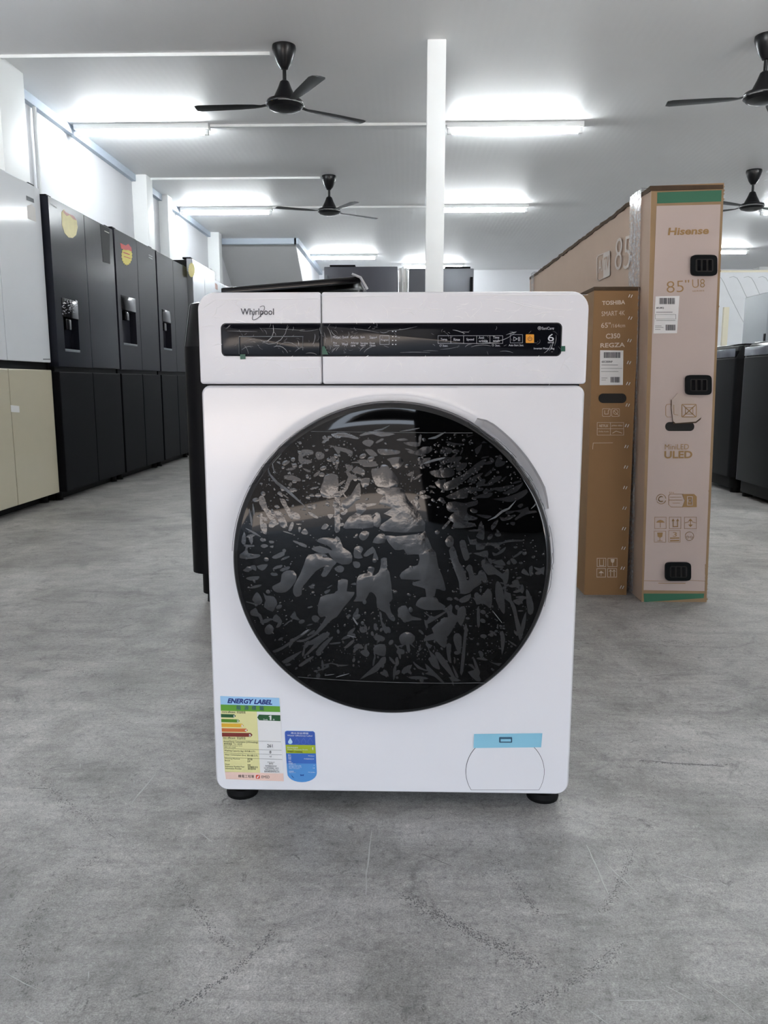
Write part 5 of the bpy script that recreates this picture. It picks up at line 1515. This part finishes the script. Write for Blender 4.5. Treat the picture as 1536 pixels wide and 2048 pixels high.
# the worn lid edge
b = B()
rs = random.Random(8)
ys = [i * 2.12 / 60 for i in range(61)]
for x0, x1 in ((-0.004, 0.213),):
    rr = []
    for y in ys:
        ja, jb, jz = rs.uniform(-.002, .003), rs.uniform(-.003, .002), rs.uniform(-.003, .003)
        rr.append([(x0 + ja, y - (.006 if y == 0 else 0), 1.284 + jz), (x1 + jb, y - (.006 if y == 0 else 0), 1.290 + jz), (x1 + jb, y - (.006 if y == 0 else 0), 1.300 + jz * .6), (x0 + ja, y - (.006 if y == 0 else 0), 1.297 + jz * .6)])
    b.rings(rr)
b.build('carton_lid_edge', M_BOARDEDGE, big, 30, BSH)
for ya, yb in ((0.075, 0.19), (1.95, 2.04)):
    b = B()
    n = 10
    rs = random.Random(int(ya * 100))
    for k in range(n):
        y0, y1 = ya + (yb - ya) * k / n, ya + (yb - ya) * (k + 1) / n
        j = [rs.uniform(0, .003) for _ in range(4)]
        x0, x1, zt = -0.0065, 0.2175, 1.306
        rr = []
        for y, q in ((y0, .0), (y1, .0)):
            rr.append([(x0 - j[0], y, 0.004), (x0 - j[1] * .6, y, zt + j[2]), (x1 + j[3], y, zt + j[2]), (x1 + j[1], y, 0.004)])
        for i in range(3):
            f = b.bm.faces.new([b.bm.verts.new(p) for p in (rr[0][i], rr[1][i], rr[1][i + 1], rr[0][i + 1])])
    b.build('packing_film_band', M_BAND, big, 10, BSH)

T2 = (0.609, 2.617, 0)
small, CM, CSH = carton('shorter brown 65-inch television carton between the white washing machine and the tall carton', T2, radians(1.0), -0.009, 0.143, 1.58, 1.008, M_BROWN, M_BROWNSIDE, 'television cartons')
CF = Surf(CM, 1, 0.0, (0, -1, 0))
cart('white_lettering', M_WHITEINK, small, CF, CSH, [
    ('text', 'TOSHIBA', 1204, 610.5, 1250, 608.5, 8.5, .03), ('text', 'SMART 4K', 1203, 632.5, 1249.5, 630.5, 9.5), ('text', '65"', 1202, 656, 1221, 655.3, 10.5, .005), ('text', '/164cm', 1222, 655.5, 1250, 654.5, 7.5), ('text', 'C350', 1211.5, 677.5, 1240, 676.5, 10, .02),
    ('text', 'REGZA', 1200.5, 695.5, 1249.5, 694, 9, .02)], 0.0016)
cart('stamped_icons', M_WHITEINK, small, CF, CSH, [('round_rect', 1204.5, 817, 1221, 833, 2), ('round_rect', 1223, 817, 1239, 833, 2)], 0.0012)
cart('stamped_icons', M_BROWN, small, CF, CSH, [('round_rect', 1205.2, 817.7, 1220.3, 832.3, 2), ('round_rect', 1223.7, 817.7, 1238.3, 832.3, 2)], 0.0019)
cart('stamped_icons', M_WHITEINK, small, CF, CSH, [('line', [(1209, 821), (1209, 828), (1216, 828), (1216, 822), (1218, 819)], .9), ('ring', 1231, 824, 4.5, .8), ('line', [(1227, 821), (1237, 831)], .8),
     ('frame', 1194, 845, 1247, 870, .6), ('line', [(1194, 857.5), (1247, 857.5)], .6), ('line', [(1220.5, 845), (1220.5, 870)], .6), ('text', 'NETFLIX', 1198, 854, 1216, 854, 5, .01), ('text', 'prime video', 1223, 853.5, 1244, 853.5, 4.5, .01), ('text', 'Dolby Audio', 1197, 865, 1217, 865, 3.5), ('line', [(1225, 866), (1232, 862), (1243, 866)], 1.0),
     ('line', [(1185, 898), (1186, 886), (1225, 885.5)], .7)], 0.0026)
cart('handling_symbols', M_WHITEINK, small, CF, CSH, [('frame', 1194, 1116.5, 1211.5, 1133, .9), ('frame', 1215.5, 1116.5, 1234, 1133, .9), ('frame', 1193.5, 1137, 1211, 1154, .9), ('frame', 1215, 1137, 1233, 1154, .9),
     ('line', [(1199, 1119), (1199, 1131), (1207, 1131), (1207, 1119)], 1.0), ('poly', [(1221, 1118), (1229, 1118), (1228, 1124), (1225, 1126), (1222, 1124)]), ('line', [(1225, 1125), (1225, 1131)], .9), ('poly', [(1197, 1146), (1202, 1141.5), (1208, 1146)]), ('line', [(1202, 1146), (1202, 1151)], .8),
     ('line', [(1221, 1152), (1221, 1140)], 1.2), ('line', [(1228, 1152), (1228, 1140)], 1.2), ('line', [(1218, 1143), (1221, 1139.5), (1224, 1143)], .8), ('line', [(1225, 1143), (1228, 1139.5), (1231, 1143)], .8)], 0.0016)
cart('hand_hole', M_HOLE, small, CF, CSH, [('round_rect', 1197, 787, 1252.5, 806, 9)], 0.0016)
lb2 = cart('paper_label', M_PAPER, small, CF, CSH, [('poly', [(1200, 700.5), (1246.5, 701), (1245.5, 770), (1199, 770.5)])], 0.0016)
barcode(CF, CSH, lb2, 1207.5, 704.5, 1240, 716, 4, 0.0024)
barcode(CF, CSH, lb2, 1221, 754, 1240, 765, 5, 0.0024)
cart('label_lettering', M_INK, lb2, CF, CSH, [('text', '65C350NP', 1203, 725.5, 1224.5, 725.5, 4, .02), ('line', [(1203, 730), (1235, 730)], .8), ('line', [(1202, 737), (1244, 737)], .5), ('line', [(1202, 743), (1236, 743)], .6), ('line', [(1203, 756), (1214, 756)], .7), ('line', [(1203, 760), (1211, 760)], .6)], 0.0024, 0.0004)
for px, py in ((1261, 592), (1260.5, 636), (1259, 681), (1258, 725), (1256.5, 767), (1255.5, 810), (1254, 851), (1253, 893), (1252, 934), (1250.5, 975), (1249, 1016), (1248, 1057), (1247, 1096), (1245.5, 1136), (1244, 1174)):
    a = Art(CF, 0.0024, 0.0016)
    a.line([(px - 3.8, py + 2.2), (px - 1.6, py - 2.6)], 1.3)
    a.line([(px + 0.8, py + 2.8), (px + 3.2, py - 1.8)], 1.3)
    a.build('staple', M_STAPLE, small, 40, CSH)
b = B()
b.box(-0.002, 0.145, -0.003, 1.58, 1.0, 1.012, .002)
b.build('carton_lid_edge', M_BOARDEDGE, small, 30, CSH)

# ------------------------------------------------------------------ ceiling fans
def fan_parts(t):
    b = B()
    b.lathe([(0.082, 0.0), (0.084, -0.02), (0.072, -0.06), (0.05, -0.115), (0.026, -0.15), (0.014, -0.155)], (0, 0, 0), 28)
    b.build('canopy', M_FANBLACK, t)
    b = B()
    b.lathe([(0.0135, -0.15), (0.0135, -0.27)], (0, 0, 0), 14)
    b.build('down_rod', M_FANBLACK, t)
    b = B()
    b.lathe([(0.02, -0.225), (0.032, -0.235), (0.05, -0.28), (0.075, -0.33), (0.085, -0.35), (0.126, -0.362), (0.134, -0.378), (0.132, -0.39), (0.112, -0.412), (0.06, -0.43), (0.02, -0.435)], (0, 0, 0), 36)
    m = b.build('motor_housing', M_FANBLACK, t)
    b = B()
    b.rings([[(r * cos(2 * pi * k / 36), r * sin(2 * pi * k / 36), z) for k in range(36)] for r, z in ((0.134, -0.384), (0.137, -0.388), (0.132, -0.393), (0.129, -0.389), (0.134, -0.384))], cap0=False, cap1=False)
    b.build('trim_ring', M_CHROME, m)
def blade(t, ang_, length):
    b = B()
    st = [(0.10, 0.022, 0.05), (0.17, 0.024, 0.06), (0.22, 0.036, .10), (0.34, 0.048, .10), (0.5, 0.054, .09), (length - .03, 0.058, .08), (length, 0.045, .08)]
    rr = []
    ca, sa = cos(ang_), sin(ang_)
    for r, hw, tw in st:
        z0 = -0.378 - 0.012 * (r > .15) - 0.018 * r
        ring = []
        for s, th in ((-1, 0), (-.3, .004), (.3, .004), (1, 0), (.3, -.003), (-.3, -.003)):
            yy = s * hw
            zz = z0 + th + yy * tw * 0.5
            ring.append((r * ca - yy * sa, r * sa + yy * ca, zz))
        rr.append(ring)
    b.rings(rr)
    b.build('blade', M_FANBLACK, t, 30)
for x, y, angs, lb in ((-0.863, 5.976, (radians(33), radians(179), radians(-62)), 'black three-blade ceiling fan nearest the camera, left of the slim column'),
                       (-0.885, 9.51, (radians(208), radians(-58), radians(34)), 'smaller-looking black three-blade ceiling fan above the wide black fridge'),
                       (2.455, 5.90, (radians(173), radians(53), radians(-67)), 'black ceiling fan cut off by the right edge of the view, one blade reaching left'),
                       (3.865, 9.39, (radians(147 + 65), radians(147), radians(20)), 'black ceiling fan beside the top of the tall carton')):
    t = thing('ceiling_fan', lb, 'ceiling fan', (x, y, CEIL), 0, 'black ceiling fans')
    fan_parts(t)
    for a_ in angs:
        blade(t, a_, 0.64)

# ------------------------------------------------------------------ fluorescent tubes
def tube_light(x, y, label, L=1.2):
    t = thing('tube_light', label, 'tube light', (x, y, CEIL), 0, 'fluorescent tube lights on the ceiling')
    b = B()
    b.box(-L / 2 - .02, L / 2 + .02, -.05, .05, -.045, 0, .004)
    b.build('batten', M_LAMPBODY, t)
    b = B()
    b.tube([(-L / 2 + .03, -.0, -.074), (L / 2 - .03, -.0, -.074)], 0.017, 14)
    b.build('glowing_tube', M_TUBE, t)
    for s in (-1, 1):
        b = B()
        b.box(s * (L / 2 - .008) - .02, s * (L / 2 - .008) + .02, -.018, .018, -.093, -.044, .004)
        b.build('end_cap', M_LAMPBODY, t)
for x, y, lb in ((-2.425, 7.66, 'lit tube light nearest the camera on the left, by the left wall'), (0.985, 7.70, 'lit tube light nearest the camera, just right of the slim column'),
                 (-2.425, 11.12, 'second lit tube light along the left side, above the charcoal fridges'), (1.0, 11.06, 'second lit tube light right of the slim column'),
                 (-1.15, 15.1, 'far lit tube light above the wide black fridge'), (0.535, 16.3, 'farthest lit tube light, above the dark grey fridge behind the column'),
                 (5.41, 14.64, 'far lit tube light at the right, above the white grooved panel'), (5.41, 11.35, 'lit tube light at the right edge beside the fan near the tall carton')):
    tube_light(x, y, lb)
for x, y, lb in ((-2.4, 4.2, 'added unseen tube light overhead near the white and beige fridge'), (1.0, 4.2, 'lit tube light overhead in front of the slim column'), (4.6, 4.2, 'added unseen tube light overhead above the black top-loaders'),  # out-of-view tubes, added mainly to supply the room's light
                 (5.2, 7.7, 'added unseen tube light over the small grey fridge'), (2.9, 4.5, 'added unseen tube light between the tall carton and the black top-loaders')):  # unseen extras; the last is added to brighten the floor on the right
    tube_light(x, y, lb)
